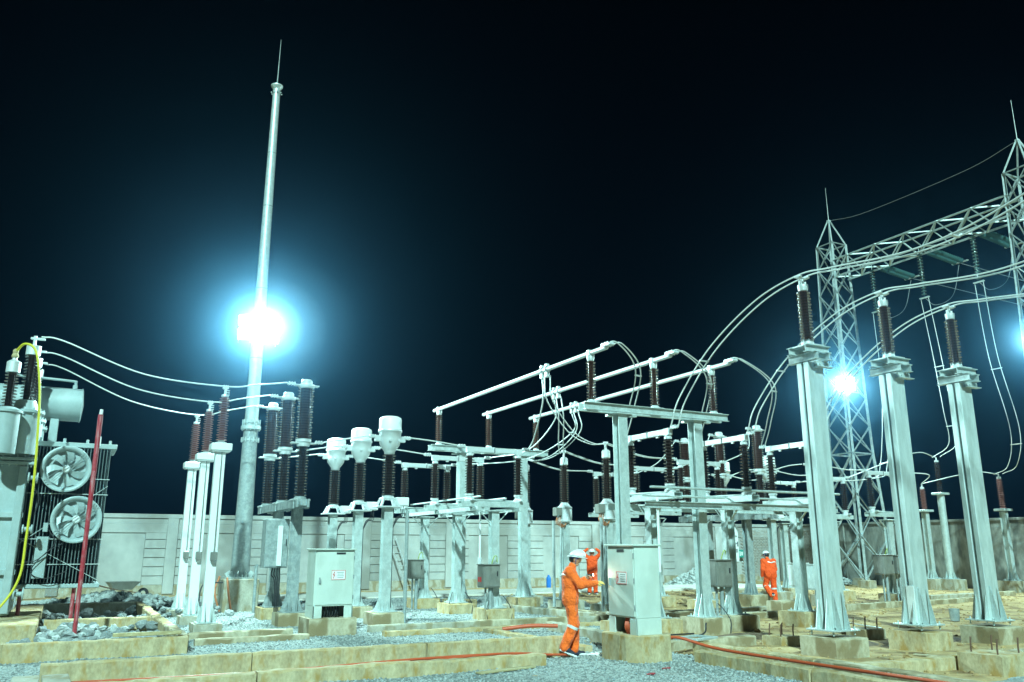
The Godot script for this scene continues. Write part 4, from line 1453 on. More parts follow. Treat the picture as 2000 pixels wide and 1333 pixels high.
	for q in [[9.72, 0.35], [9.9, 10.45]]:
		var br2 := MB.new()
		br2.bar(Vector3(-0.85, q[0], q[1]), Vector3(0.6, q[0], q[1]), 0.06, 0.06)
		part("lamp_bracket", br2, "galv_dull", gy)
	flood("gantry_lamp_light", P(34.5, 29.2, 9.98), Vector3(-0.8, -0.3, 0.6), 110.0, 0.3)
	flood("gantry_lamp_light", P(34.55, 19.55, 10.2), Vector3(-0.95, -0.3, 0.25), 60.0, 0.3)
	for q in [[P(4.62, 25.8, 8.47), 0.82], [P(34.55, 29.3, 10.0), 0.8], [P(34.6, 19.6, 10.2), 0.55]]:
		for k in [[1.9, 0.012], [2.9, 0.0055], [4.4, 0.0026], [6.5, 0.0011]]:
			lamp_mist(q[0], Vector3(k[0] * 1.15, k[0] * 0.9, k[0] * 1.1) * q[1], k[1])
	pedestals_gantry()

	# ------------------------------------------------ transformer at the left edge
	transformer()

	# ------------------------------------------------ left bay
	var ph := [20.2, 22.6, 25.1]
	var far3 := ["nearest of the three", "middle one of the three", "farthest of the three"]
	for i in 3:
		surge_arrester(2.95, ph[i], far3[i])
		pedestal(2.95, ph[i], 0.6, 0.6, 0.2, "low concrete pedestal under the %s surge arrester post" % ["nearest", "middle", "farthest"][i], "concrete_grey")
	breaker(4.9, [20.4, 22.35, 24.25], 0.3, "grey live tank circuit breaker with three tall ribbed poles beside the lightning mast", false, [21.1, 23.2])
	for i in 2:
		pedestal(5.02, [21.1, 23.2][i], 0.75, 0.75, 0.3, "dark concrete pedestal under the %s leg of the left circuit breaker" % ["near", "far"][i])
	for i in 3:
		current_transformer(7.05, ph[i], "bucket headed grey current transformer in the left bay, " + far3[i])
		pedestal(7.05, ph[i], 0.78, 0.78, 0.3, "concrete pedestal under the %s left current transformer" % ["nearest", "middle", "farthest"][i])
	for i in 3:
		var d := disconnector(P(10.02, ph[i]), 0.0, "disconnector with two ribbed insulators left of centre, " + far3[i], "disconnectors in the left bay")
		var s := pedestal(10.02, ph[i], 0.8, 0.8, 0.3, "concrete pedestal under the %s left disconnector" % ["nearest", "middle", "farthest"][i])
		earth_loop(s, 0.18, 0.2, 0.3)
		earth_loop(s, -0.2, 0.2, 0.3)
	var lr := thing("operating_linkage", "long galvanised beams and linkage rods tying the left disconnectors together", "linkage", P(10.02, 22.6))
	for s in [-0.62, 0.62]:
		var q := MB.new()
		q.box(Vector3(s, 2.80, 0.0), Vector3(0.11, 0.1, 5.6), Basis(), 0.004)
		part("cross_beam", q, "galv", lr)
	var rdd := MB.new()
	rdd.rod(Vector3(0.3, 3.09, 2.5), Vector3(0.3, 3.09, -2.6), 0.03)
	rdd.rod(Vector3(-0.45, 3.13, 2.5), Vector3(-0.45, 3.13, -2.6), 0.024)
	part("linkage_rod", rdd, "galv", lr)
	var vp := thing("operating_pipe", "thin white upright drive pipe above the stainless box left of the worker", "pipe", P(9.78, 20.55))
	var vq := MB.new()
	vq.rod(Vector3(0, 1.42, 0), Vector3(0, 3.0, 0), 0.026, 8)
	part("tube", vq, "white_paint", vp)
	var vc := MB.new()
	vc.rod(Vector3(0, 1.38, 0), Vector3(0, 1.56, 0), 0.05, 10)
	part("coupling", vc, "alu", vp)
	control_box(P(9.78, 20.0, 0.82), Vector3(0.46, 0.56, 0.40), "stainless control box with red notices on the near left disconnector post", "stainless", 0.8, true)
	control_box(P(9.6, 24.75, 0.9), Vector3(0.42, 0.54, 0.36), "stainless control box on the far left disconnector post by the ladder", "stainless", 0.8)
	bus_support(24.2, [10.85, 13.05], [10.05, 11.8, 13.55], [9.75, 13.95], "far busbar portal with three ribbed insulators left of centre")
	bus_support(15.4, [10.8, 12.95], [10.05, 11.8, 13.55], [9.78, 13.88], "near busbar portal with three ribbed insulators right of centre")
	for i in 2:
		pedestal([10.85, 13.05][i], 24.2, 0.8, 0.8, 0.3, "concrete pedestal under the %s post of the far busbar portal" % ["left", "right"][i])
		var s := pedestal([10.8, 12.95][i], 15.4, 0.8, 0.8, 0.3, "concrete pedestal under the %s post of the near busbar portal" % ["left", "right"][i])
		earth_loop(s, 0.2, 0.22, 0.3)
	var bus_l := ["leftmost and highest looking of the three", "middle one of the three", "lowest looking, front right one of the three"]
	for i in 3:
		var x: float = [10.05, 11.8, 13.55][i]
		var t := thing("busbar", "straight white tubular busbar, " + bus_l[i], "busbar", P(x, 19.6, 6.08), 0.0, "tubular busbars")
		var q := MB.new()
		q.rod(Vector3(0, 0, -5.0), Vector3(0, 0, 4.85), 0.055, 14)
		q.lathe([Vector2(0.055, 0), Vector2(0.04, 0.035), Vector2(0.0, 0.05)], Vector3(0, 0, 4.85), Basis(Vector3.RIGHT, PI / 2), 14)
		part("tube", q, "alu", t)
		var b0: float = [17.5, 19.9, 21.8][i]
		for k in 2:
			var cl := MB.new()
			cl.lathe([Vector2(0.075, -0.05), Vector2(0.085, -0.03), Vector2(0.085, 0.03), Vector2(0.075, 0.05)], Vector3(0, 0, 19.6 - b0 - 0.1 + k * 0.24), Basis(Vector3.RIGHT, PI / 2), 14)
			cl.box(Vector3(0, 0.1, 19.6 - b0 - 0.1 + k * 0.24), Vector3(0.1, 0.07, 0.09), Basis(), 0.015)
			cl.box(Vector3(0, -0.14, 19.6 - b0 - 0.1 + k * 0.24), Vector3(0.1, 0.14, 0.09), Basis(), 0.02)
			part("drop_clamp", cl, "alu", t)
		var ec := MB.new()
		clamp_shape(ec, Vector3(0, 0.03, 4.9), Vector3.BACK, 0.34, 0.16)
		part("end_clamp", ec, "alu", t)
	for i in 3:
		voltage_transformer(13.6, [20.15, 22.5, 25.0][i], "voltage transformer with a round tank below the busbars, " + far3[i])
		pedestal(13.6, [20.15, 22.5, 25.0][i], 0.8, 0.8, 0.3, "concrete pedestal under the %s voltage transformer" % ["nearest", "middle", "farthest"][i], "concrete_grey")

	# ------------------------------------------------ section disconnectors in front, tall columns
	var bx := [11.8, 14.05, 16.3]
	var rt3 := ["leftmost of the three", "middle one of the three", "rightmost of the three"]
	for i in 3:
		disconnector(P(bx[i], 15.7), PI / 2, "disconnector with two ribbed insulators right of centre, " + rt3[i], "disconnectors right of centre")
		pedestal(bx[i], 15.7, 0.85, 0.85, 0.3, "concrete pedestal under the %s disconnector right of centre" % ["leftmost", "middle", "rightmost"][i])
	var lb := thing("support_beam", "long galvanised beams and drive rods under the right of centre disconnectors", "beam", P(14.05, 15.7))
	for s in [-0.72, 0.72]:
		var q := MB.new()
		q.ibeam(Vector3(-2.95, 2.73, s), Vector3(2.95, 2.73, s), 0.15, 0.12)
		part("beam", q, "galv", lb)
	var lrd := MB.new()
	lrd.rod(Vector3(-2.9, 3.1, 0.86), Vector3(2.9, 3.1, 0.86), 0.028)
	lrd.rod(Vector3(-2.4, 2.98, 0.15), Vector3(2.4, 2.98, 0.15), 0.024)
	lrd.rod(Vector3(-3.2, 2.9, 0.95), Vector3(-0.9, 2.9, 0.95), 0.02)
	part("drive_rod", lrd, "galv", lb)
	for q in [[11.45, 15.0, "left"], [13.5, 16.1, "right"]]:
		var t := thing("operating_pipe", "thin white upright drive pipe below the %s end of the right of centre beams" % q[2], "pipe", P(q[0], q[1]))
		var m := MB.new()
		m.rod(Vector3(0, 1.3, 0), Vector3(0, 2.95, 0), 0.028, 8)
		part("tube", m, "white_paint", t)
	control_box(P(13.72, 15.75, 0.92), Vector3(0.46, 0.6, 0.42), "stainless control box between the near busbar portal and the middle disconnector post", "stainless", 0.9)
	var cols := [12.15, 14.42, 16.55]
	for i in 3:
		tall_column(cols[i], 11.05, "tall steel column topped by a ribbed post insulator, " + rt3[i])
		pedestal(cols[i], 11.05, 0.8, 0.8, 0.3, "square concrete pedestal under the %s tall column" % ["leftmost", "middle", "rightmost"][i])

	# ------------------------------------------------ right bay, farther away
	for i in 3:
		disconnector(P(17.15, [20.3, 22.6, 25.0][i]), 0.0, "small looking disconnector behind the middle of the yard, " + far3[i], "disconnectors behind the middle of the yard")
		pedestal(17.15, [20.3, 22.6, 25.0][i], 0.8, 0.8, 0.3, "concrete pedestal under the %s disconnector behind the middle" % ["nearest", "middle", "farthest"][i])
	breaker(20.5, [21.2, 23.1, 25.05], 0.3, "pale circuit breaker with a louvred cabinet in the right bay", true, [22.1, 24.1])
	for i in 2:
		pedestal(20.62, [22.1, 24.1][i], 0.75, 0.75, 0.3, "concrete pedestal under the %s leg of the right circuit breaker" % ["near", "far"][i])
	for i in 3:
		current_transformer(22.35, [20.45, 22.7, 25.1][i], "bucket headed current transformer in the right bay, " + far3[i], "current transformers in the right bay")
		pedestal(22.35, [20.45, 22.7, 25.1][i], 0.78, 0.78, 0.32, "concrete pedestal under the %s right current transformer" % ["nearest", "middle", "farthest"][i], "concrete_grey")
	for i in 3:
		disconnector(P(25.35, ph[i]), 0.0, "disconnector between the tall columns in the right bay, " + far3[i], "disconnectors at the far right")
		pedestal(25.35, ph[i], 0.8, 0.8, 0.3, "concrete pedestal under the %s far right disconnector" % ["nearest", "middle", "farthest"][i])
	control_box(P(24.35, 19.75, 0.95), Vector3(0.5, 0.62, 0.42), "left one of the two stainless control boxes between the tall columns", "stainless", 0.9)
	control_box(P(25.0, 19.75, 0.95), Vector3(0.46, 0.6, 0.42), "right one of the two stainless control boxes between the tall columns", "stainless", 0.9)
	control_box(P(19.95, 19.3, 0.66), Vector3(0.42, 0.68, 0.42), "bright white control box behind the rightmost disconnector post", "white_paint", 0.6)
	control_box(P(18.9, 17.6, 0.66), Vector3(0.44, 0.68, 0.40), "pale grey control box just left of the leftmost tall column", "galv", 0.6)
	for q in [[35.15, 25.95, 3.5, "polymer", "brown line surge arrester seen between the tall columns", 0.95], [36.3, 22.95, 3.45, "polymer", "brown line surge arrester at the right edge of the yard", 1.3], [35.5, 25.3, 4.25, "porcelain_dark", "dark ribbed line voltage transformer on a round post before the side wall", 1.4]]:
		var t := thing("line_arrester", q[4], "surge arrester", P(q[0], q[1]))
		var m := MB.new()
		if q[3] == "polymer":
			m = h_post(0.45, q[2] - 0.1, 0.24, 0.24)
		else:
			m.rod(Vector3(0, 0.45, 0), Vector3(0, q[2], 0), 0.16, 16)
		part("post", m, "galv", t)
		part("base_plate", h_base(0.45, 0.24, 0.55, 0.4), "galv", t)
		var hd := MB.new()
		hd.box(Vector3(0, q[2] - 0.02, 0), Vector3(0.6, 0.1, 0.5), Basis(), 0.01)
		part("head_frame", hd, "galv", t)
		part("insulator", insulator(q[5], 0.08, 0.13, 20), q[3], t, Vector3(0, q[2] + 0.03, 0))
		var cp := MB.new()
		cp.lathe([Vector2(0.09, 0), Vector2(0.09, 0.08), Vector2(0.03, 0.1), Vector2(0.03, 0.22), Vector2(0.0, 0.22)], Vector3(0, q[2] + 0.03 + q[5], 0), Basis(), 14)
		part("terminal", cp, "alu", t)
		pedestal(q[0], q[1], 0.9, 0.9, 0.45, "concrete pedestal before the side wall under the " + q[4].split(" seen")[0].split(" on ")[0].split(" at ")[0] + (" between the columns" if q[1] == 25.95 else (" near the right edge" if q[1] < 24 else "")), "concrete_grey")

	# ------------------------------------------------ conductors
	var tb := [21.0, 22.7, 24.2]
	var cb := [20.4, 22.35, 24.25]
	var nm := ["nearest", "middle", "farthest"]
	for i in 3:
		var g := P(-0.98, tb[i], 6.42)
		var s := P(2.95, ph[i], 5.50)
		wire("conductor", "%s of the three sagging wires from the transformer to the surge arresters" % nm[i], [g, g.lerp(s, 0.12) + Vector3(0, 0.04, 0), g.lerp(s, 0.55) - Vector3(0, 0.22, 0), s, s.lerp(P(4.4, cb[i], 5.78), 0.5) + Vector3(0, -0.02, 0), P(4.42, cb[i], 5.76)], 0.017, "wires leaving the transformer")
		wire("conductor", "%s of the short wires from the left breaker to the current transformers" % nm[i], [P(5.36, cb[i], 4.33), P(5.8, lerpf(cb[i], ph[i], 0.4), 4.42), P(6.5, ph[i], 4.56)], 0.018, "short wires right of the left breaker")
		wire("conductor", "%s of the short wires from the current transformers to the left disconnectors" % nm[i], [P(7.6, ph[i], 4.56), P(8.2, ph[i], 4.52), P(9.0, ph[i], 4.44)], 0.018, "short wires left of the left disconnectors")
	var cv := [20.15, 22.5, 25.0]
	var px := [10.05, 11.8, 13.55]
	var pb := [17.5, 19.9, 21.8]
	for i in 3:
		var u: float = px[i]
		wire("conductor", "looping wire from the %s busbar down to the %s left disconnector" % [["left", "middle", "right"][i], nm[i]], [P(u, pb[i] + 0.1, 5.92), P(u + 0.06, pb[i] + 0.2, 5.3), P(lerpf(u, 11.1, 0.35), lerpf(pb[i], ph[i], 0.45), 4.55), P(11.06, ph[i], 4.44)], 0.018, "wires hanging from the busbars")
		twin("twin wires hanging from the %s busbar to the %s voltage transformer" % [["left", "middle", "right"][i], nm[i]], [P(u, pb[i] - 0.14, 5.92), P(u + 0.1, pb[i] - 0.1, 5.3), P(lerpf(u, 13.6, 0.38), lerpf(pb[i], cv[i], 0.35), 4.72), P(lerpf(u, 13.6, 0.75), lerpf(pb[i], cv[i], 0.75), 4.62), P(13.6, cv[i], 4.76)], P(0.05, -0.05, 0.0), [0.5], "wires hanging from the busbars", 0.016)
		twin("twin wires from the %s voltage transformer to the right bay" % nm[i], [P(13.6, cv[i], 4.76), P(14.9, cv[i], 4.45), P(16.15, [20.3, 22.6, 25.0][i], 4.44)], P(0, 0.06, 0), [0.55], "twin wires behind the near busbar portal", 0.016)
		twin("twin arched wires from the front end of the %s busbar" % ["left", "middle", "right"][i], [P(u, 14.72, 6.11), P(u + 0.25, 14.6, 6.16), P(lerpf(u, bx[i], 0.62), 15.1, 5.75), P(lerpf(u, bx[i], 0.9), 16.1, 5.0), P(bx[i], 16.66, 4.45)], P(0.085, 0.02, 0), [0.55], "arched wires at the busbar ends")
		twin("twin wires from the %s over the %s tall column" % [["left disconnector", "middle disconnector", "right disconnector"][i], ["leftmost", "middle", "rightmost"][i]], [P(bx[i], 14.72, 4.45), P(bx[i] + 0.06, 14.45, 5.05), P(lerpf(bx[i], cols[i], 0.5), 13.5, 6.0), P(lerpf(bx[i], cols[i], 0.85), 12.2, 6.72), P(cols[i], 11.05, 6.95), P(cols[i], 10.2, 6.86), P(cols[i], 8.4, 6.66), P(cols[i], 6.6, 6.92), P(cols[i], 3.5, 7.9)], P(0.1, 0, 0), [0.22, 0.8], "twin wires over the tall columns", 0.016)
		wire("conductor", "%s of the wires between the right bay disconnectors and breaker" % nm[i], [P(18.2, [20.3, 22.6, 25.0][i], 4.44), P(19.2, [20.3, 22.6, 25.0][i], 4.9), P(20.1, [21.2, 23.1, 25.05][i], 5.76)], 0.018, "wires in the right bay")
		wire("conductor", "%s of the wires from the right breaker to the right current transformers" % nm[i], [P(20.95, [21.2, 23.1, 25.05][i], 4.33), P(21.4, [20.8, 22.9, 25.05][i], 4.5), P(21.72, [20.45, 22.7, 25.1][i], 4.55)], 0.018, "wires in the right bay")
		wire("conductor", "%s of the wires from the right current transformers to the far right disconnectors" % nm[i], [P(22.7, [20.45, 22.7, 25.1][i], 4.55), P(23.6, ph[i], 4.42), P(24.36, ph[i], 4.44)], 0.018, "wires in the right bay")
	# line side: strings, droppers, shield wire
	var sb := [27.4, 24.65, 21.9]
	var lm := ["leftmost", "middle", "rightmost"]
	for i in 3:
		insulator_string("%s hanging disc insulator string under the gantry beam" % lm[i], P(35.2, sb[i], 15.7), P(35.2, sb[i], 13.55), "hanging insulator strings")
		for s in [-0.18, 0.18]:
			insulator_string("disc insulator string pulled sideways beyond the gantry beam, %s pair, %s one" % [lm[i], "near" if s < 0 else "far"], P(36.1, sb[i] + s, 15.95), P(38.2, sb[i] + s, 15.75), "strain insulator strings")
		wire("line_conductor", "faint outgoing line wire beyond the %s strain strings" % lm[i], [P(38.3, sb[i], 15.7), P(60.0, sb[i] + 3.0, 17.0), P(90.0, sb[i] + 8.0, 20.0)], 0.016, "outgoing line wires", "thin_wire")
		wire("jumper", "thin jumper loop from the %s strain strings to the hanging string" % lm[i], [P(38.2, sb[i], 15.6), P(37.4, sb[i], 13.9), P(36.0, sb[i], 13.2), P(35.2, sb[i], 13.45)], 0.014, "jumper loops", "thin_wire")
	twin("twin droppers hanging from the leftmost string", [P(35.2, 27.4, 13.4), P(35.1, 27.3, 9.5), P(34.8, 27.6, 5.8), P(33.5, 27.3, 5.0), P(26.4, 25.1, 4.44)], P(0, 0.2, 0), [0.25, 0.5], "droppers from the gantry")
	twin("twin droppers hanging from the middle string to the arresters", [P(35.2, 24.65, 13.4), P(35.3, 24.45, 10.5), P(35.4, 24.35, 8.0), P(35.7, 24.5, 6.5), P(35.5, 25.3, 5.9)], P(0, 0.2, 0), [0.3, 0.62], "droppers from the gantry")
	twin("twin droppers hanging from the rightmost string with a wide lower bend", [P(35.2, 21.9, 13.4), P(35.3, 21.8, 10.0), P(35.6, 21.5, 6.8), P(35.9, 22.0, 5.3), P(36.3, 22.95, 4.98)], P(0, 0.2, 0), [0.3, 0.6], "droppers from the gantry")
	wire("conductor", "low wire from the line arresters to the far right disconnector", [P(35.5, 25.3, 5.9), P(33.0, 24.6, 5.9), P(26.4, 22.6, 4.44)], 0.02, "low wires at the far right")
	wire("conductor", "low wire passing behind the rightmost tall column", [P(35.15, 25.95, 4.72), P(35.8, 23.8, 5.1), P(36.3, 22.95, 4.98)], 0.02, "low wires at the far right")
	wire("conductor", "low wire from the brown line arrester towards the near far right disconnector", [P(35.15, 25.95, 4.72), P(31.0, 22.5, 4.7), P(26.4, 20.2, 4.44)], 0.02, "low wires at the far right")
	wire("shield_wire", "thin shield wire strung between the two gantry tower tops", [P(35.5, 29.9, 19.35), P(35.5, 27.6, 19.0), P(35.5, 22.0, 19.0), P(35.5, 19.6, 19.35)], 0.012, "", "thin_wire")

	cabinets()
	kerbs_and_clutter()
	people()


func pedestals_gantry() -> void:
	for i in 2:
		for k in 4:
			var o: Vector3 = square(Vector3.ZERO, 2.1)[k]
			pedestal(35.5 + o.x, 30.05 - 10.6 * i - o.z, 0.6, 0.6, 0.3, "concrete footing under the %s leg of the %s gantry tower" % [["left front", "right front", "right rear", "left rear"][k], ["far", "near"][i]], "concrete_grey")


func transformer() -> void:
	var t := thing("power_transformer", "large pale grey power transformer cut off by the left edge", "transformer", P(-2.5, 22.7))
	var o := Vector3(2.5, 0, 22.7)  # yard axes from here: local = P(a, b) + o
	var L := func(a: float, b: float, h: float) -> Vector3: return P(a, b, h) + o
	var tk := MB.new()
	tk.box(L.call(-2.75, 22.9, 2.15), Vector3(3.7, 3.5, 3.0), Basis(), 0.03)
	tk.box(L.call(-2.75, 22.9, 3.62), Vector3(4.0, 0.07, 3.3), Basis(), 0.01)
	tk.box(L.call(-2.75, 22.9, 3.71), Vector3(4.0, 0.07, 3.3), Basis(), 0.01)
	tk.box(L.call(-2.75, 22.9, 3.95), Vector3(3.6, 0.42, 2.9), Basis(), 0.03)
	part("tank", tk, "tank_paint", t)
	for i in 4:
		var rb := MB.new()
		rb.box(L.call(-0.99 - i * 0.62, 21.33, 2.0), Vector3(0.16, 3.1, 0.16), Basis(), 0.012)
		part("stiffener", rb, "tank_paint", t)
	for h in [1.3, 2.5]:
		var rb := MB.new()
		rb.box(L.call(-2.75, 21.36, h), Vector3(3.75, 0.12, 0.1), Basis(), 0.01)
		part("stiffener", rb, "tank_paint", t)
	var cl := MB.new()
	for i in 14:
		cl.rod(L.call(-0.85 - i * 0.14, 21.32, 3.54), L.call(-0.85 - i * 0.14, 21.32, 3.8), 0.018, 6)
	part("flange_bolts", cl, "galv", t)
	var tb := [21.35, 22.75, 24.2]
	for i in 3:
		var c: Vector3 = L.call(-1.12, tb[i], 0)
		var tu := MB.new()
		tu.lathe([Vector2(0.34, 3.8), Vector2(0.34, 4.7), Vector2(0.40, 4.71), Vector2(0.40, 4.77), Vector2(0.3, 4.78), Vector2(0.24, 4.9), Vector2(0.2, 5.0)], c, Basis(), 24)
		for k in 12:
			tu.rod(c + Vector3(0.37 * cos(k * TAU / 12), 4.66, 0.37 * sin(k * TAU / 12)), c + Vector3(0.37 * cos(k * TAU / 12), 4.82, 0.37 * sin(k * TAU / 12)), 0.018, 6)
		var turret := part("turret", tu, "tank_paint", t)
		part("bushing_insulator", insulator(1.05, 0.085, 0.145, 22), "porcelain_dark", turret, c + Vector3(0.0, 5.0, 0))
		var cp := MB.new()
		cp.lathe([Vector2(0.1, 6.04), Vector2(0.15, 6.05), Vector2(0.15, 6.26), Vector2(0.06, 6.29), Vector2(0.035, 6.3), Vector2(0.035, 6.5), Vector2(0.0, 6.5)], c, Basis(), 18)
		cp.box(c + Vector3(0.06, 6.44, 0), Vector3(0.3, 0.05, 0.08), Basis(), 0.012)
		part("bushing_cap", cp, "alu", turret)
	# low voltage bushing in front
	var c2: Vector3 = L.call(-1.42, 20.75, 0)
	var lt := MB.new()
	lt.lathe([Vector2(0.26, 3.75), Vector2(0.26, 4.62), Vector2(0.3, 4.63), Vector2(0.3, 4.68), Vector2(0.16, 4.75)], c2, Basis(), 20)
	lt.box(c2 + Vector3(0.0, 4.1, -0.45), Vector3(0.5, 0.5, 0.9), Basis(), 0.03)
	var tr := part("turret", lt, "tank_paint", t)
	part("bushing_insulator", insulator(0.75, 0.075, 0.135, 16), "porcelain_dark", tr, c2 + Vector3(0, 4.75, 0))
	var lc := MB.new()
	lc.lathe([Vector2(0.09, 5.5), Vector2(0.14, 5.51), Vector2(0.14, 5.74), Vector2(0.05, 5.8), Vector2(0.035, 5.98), Vector2(0.0, 5.98)], c2, Basis(), 18)
	part("bushing_cap", lc, "alu", tr)
	# conservator drum
	var cv := MB.new()
	cv.lathe([Vector2(0.0, -3.2), Vector2(0.46, -3.2), Vector2(0.46, -3.18), Vector2(0.44, -3.17), Vector2(0.44, -0.02), Vector2(0.46, -0.02), Vector2(0.46, 0.0), Vector2(0.40, 0.02), Vector2(0.0, 0.06)], L.call(-0.02, 25.0, 5.52), Basis(Vector3.FORWARD, PI / 2), 30)
	for s in [-0.6, -2.4]:
		cv.box(L.call(s, 25.0, 4.55), Vector3(0.2, 1.1, 0.5), Basis(), 0.01)
	part("conservator", cv, "tank_paint", t)
	var cpipe := MB.new()
	cpipe.tube(smooth_path([L.call(-0.22, 24.95, 5.95), L.call(-0.22, 24.95, 6.12), L.call(-0.34, 24.95, 6.16), L.call(-1.6, 24.95, 6.2)], 6), 0.035, 8)
	cpipe.rod(L.call(-0.22, 24.95, 5.94), L.call(-0.22, 24.95, 6.05), 0.06, 8)
	var cp2 := MB.new()
	cp2.tube(smooth_path([L.call(-1.9, 22.0, 5.1), L.call(-1.9, 22.0, 5.75), L.call(-2.1, 22.0, 5.85), L.call(-2.9, 22.0, 5.87)], 6), 0.045, 8)
	part("breather_pipe", cpipe, "tank_paint", t)
	part("breather_pipe", cp2, "tank_paint", t)
	# radiator bank with fans
	var rf := MB.new()
	var n := 25
	for i in n:
		for k in 3:
			if k % 2 == 1 and i == n - 1: continue
			rf.box(L.call(-0.94 + 1.66 * (i + 0.5 * (k % 2)) / (n - 1), 22.03 + 0.58 * k, 2.55), Vector3(0.020 if k == 0 else 0.052, 3.0, 0.54), Basis(), 0.006)
	var rad := part("radiator_fins", rf, "radiator_paint", t)
	rad.set_meta("kind", "stuff")
	var hdr := MB.new()
	hdr.box(L.call(-0.1, 22.55, 4.12), Vector3(1.9, 0.12, 1.5), Basis(), 0.015)
	var hd2 := MB.new()
	hd2.box(L.call(-0.1, 22.55, 0.98), Vector3(1.8, 0.1, 1.5), Basis(), 0.015)
	hd2.rod(L.call(-1.3, 22.3, 1.3), L.call(-0.7, 22.3, 1.3), 0.13, 14)
	part("radiator_header", hd2, "tank_paint", t)
	hdr.rod(L.call(-1.3, 22.3, 3.75), L.call(-0.7, 22.3, 3.75), 0.13, 14)
	for i in 5:
		hdr.lathe([Vector2(0.13, -0.02), Vector2(0.2, -0.02), Vector2(0.2, 0.02), Vector2(0.13, 0.02)], L.call(-1.15 + 0.1 * i, 22.3, 3.75), Basis(Vector3.FORWARD, PI / 2), 14)
	for i in 4:
		hdr.rod(L.call(-0.75 + 0.48 * i, 21.9, 4.15), L.call(-0.75 + 0.48 * i, 21.9, 4.27), 0.03, 8)
	part("radiator_header", hdr, "tank_paint", t)
	var tie := MB.new()
	for h in [1.45, 2.0, 3.0, 3.35]:
		tie.bar(L.call(-0.98, 21.735, h), L.call(0.76, 21.735, h), 0.012, 0.018)
	tie.bar(L.call(-0.9, 21.725, 1.9), L.call(0.74, 21.725, 3.2), 0.01, 0.012)
	tie.bar(L.call(-0.9, 21.72, 2.0), L.call(0.74, 21.72, 1.1), 0.01, 0.012)
	part("tie_bar", tie, "galv", t)
	for s in [-0.75, 0.3]:
		var lgs := MB.new()
		lgs.rod(L.call(s, 22.0, 0.0), L.call(s, 22.0, 0.95), 0.045, 10)
		part("radiator_leg", lgs, "red_pipe", t)
	for f in [[-0.16, 3.55], [0.17, 2.43]]:
		var fc: Vector3 = L.call(f[0], 21.62, f[1])
		var bs := Basis(Vector3.RIGHT, PI / 2)
		var sh := MB.new()
		sh.lathe([Vector2(0.40, -0.08), Vector2(0.425, 0.0), Vector2(0.46, 0.05), Vector2(0.52, 0.06), Vector2(0.525, 0.045), Vector2(0.47, 0.03), Vector2(0.435, -0.02), Vector2(0.41, -0.08), Vector2(0.40, -0.08)], fc, bs, 40, true)
		var fan := part("fan", sh, "tank_paint", t)
		var hu := MB.new()
		hu.lathe([Vector2(0.09, -0.05), Vector2(0.09, 0.02), Vector2(0.07, 0.05), Vector2(0.0, 0.06)], fc, bs, 18)
		part("hub", hu, "white_paint", fan)
		for k in 7:
			var an := TAU * k / 7 + 0.3
			var bl := MB.new()
			var pts: Array = []
			for r in 5:
				var rr := 0.085 + 0.315 * r / 4.0
				var sw := an + 0.28 * (r / 4.0) * (r / 4.0)
				var wd := 0.36 - 0.03 * r
				pts.append([fc + Vector3(cos(sw - wd * 0.9) * rr, sin(sw - wd * 0.9) * rr, -0.035 - 0.0), fc + Vector3(cos(sw + wd * 0.9) * rr, sin(sw + wd * 0.9) * rr, 0.03)])
			for r in 4:
				for e in [0.0, 0.006]:
					var off := Vector3(0, 0, e)
					var nn: Vector3 = ((pts[r][1] - pts[r][0]) as Vector3).cross(pts[r + 1][0] - pts[r][0]).normalized()
					if e == 0.0: nn = -nn
					bl.quad(pts[r][0] + off, pts[r][1] + off, pts[r + 1][1] + off, pts[r + 1][0] + off, nn)
			part("blade", bl, "tank_paint", fan)
		var gd := MB.new()
		for k in 3:
			var d := Vector3(cos(0.7), sin(0.7), 0)
			var p := Vector3(-d.y, d.x, 0) * (0.06 * (k - 1))
			gd.rod(fc + Vector3(0, 0, 0.07) - d * 0.5 + p, fc + Vector3(0, 0, 0.07) + d * 0.5 + p, 0.006, 5)
		part("motor_strut", gd, "galv_dull", fan)
		var bk := MB.new()
		bk.lathe([Vector2(0.0, 0.0), Vector2(0.4, 0.0)], fc + Vector3(0, 0, -0.085), bs, 30)
		part("fan_back", bk, "tank_paint", fan)
	var jb := MB.new()
	jb.box(L.call(-0.42, 21.66, 2.25), Vector3(0.1, 0.2, 0.08), Basis(), 0.01)
	jb.box(L.call(-0.45, 21.66, 1.6), Vector3(0.24, 0.9, 0.03), Basis(), 0.006)
	part("junction_box", jb, "tank_paint", t)
	var cbl := MB.new()
	var cb2 := MB.new()
	cbl.tube(smooth_path([L.call(-0.35, 21.6, 2.2), L.call(-0.2, 21.55, 1.9), L.call(-0.5, 21.6, 1.55), L.call(-0.75, 21.6, 1.5)], 6), 0.011, 5)
	cbl.tube(smooth_path([L.call(-0.05, 21.55, 1.9), L.call(-0.35, 21.55, 1.7), L.call(-0.6, 21.6, 1.3), L.call(-0.3, 21.6, 1.15), L.call(0.1, 21.6, 1.3)], 6), 0.010, 5)
	cb2.tube(smooth_path([L.call(-0.9, 21.3, 3.4), L.call(-0.8, 21.25, 3.15), L.call(-0.62, 21.3, 2.9), L.call(-0.66, 21.3, 2.5)], 6), 0.014, 5)
	part("cable", cbl, "black_rubber", t)
	part("cable", cb2, "black_rubber", t)
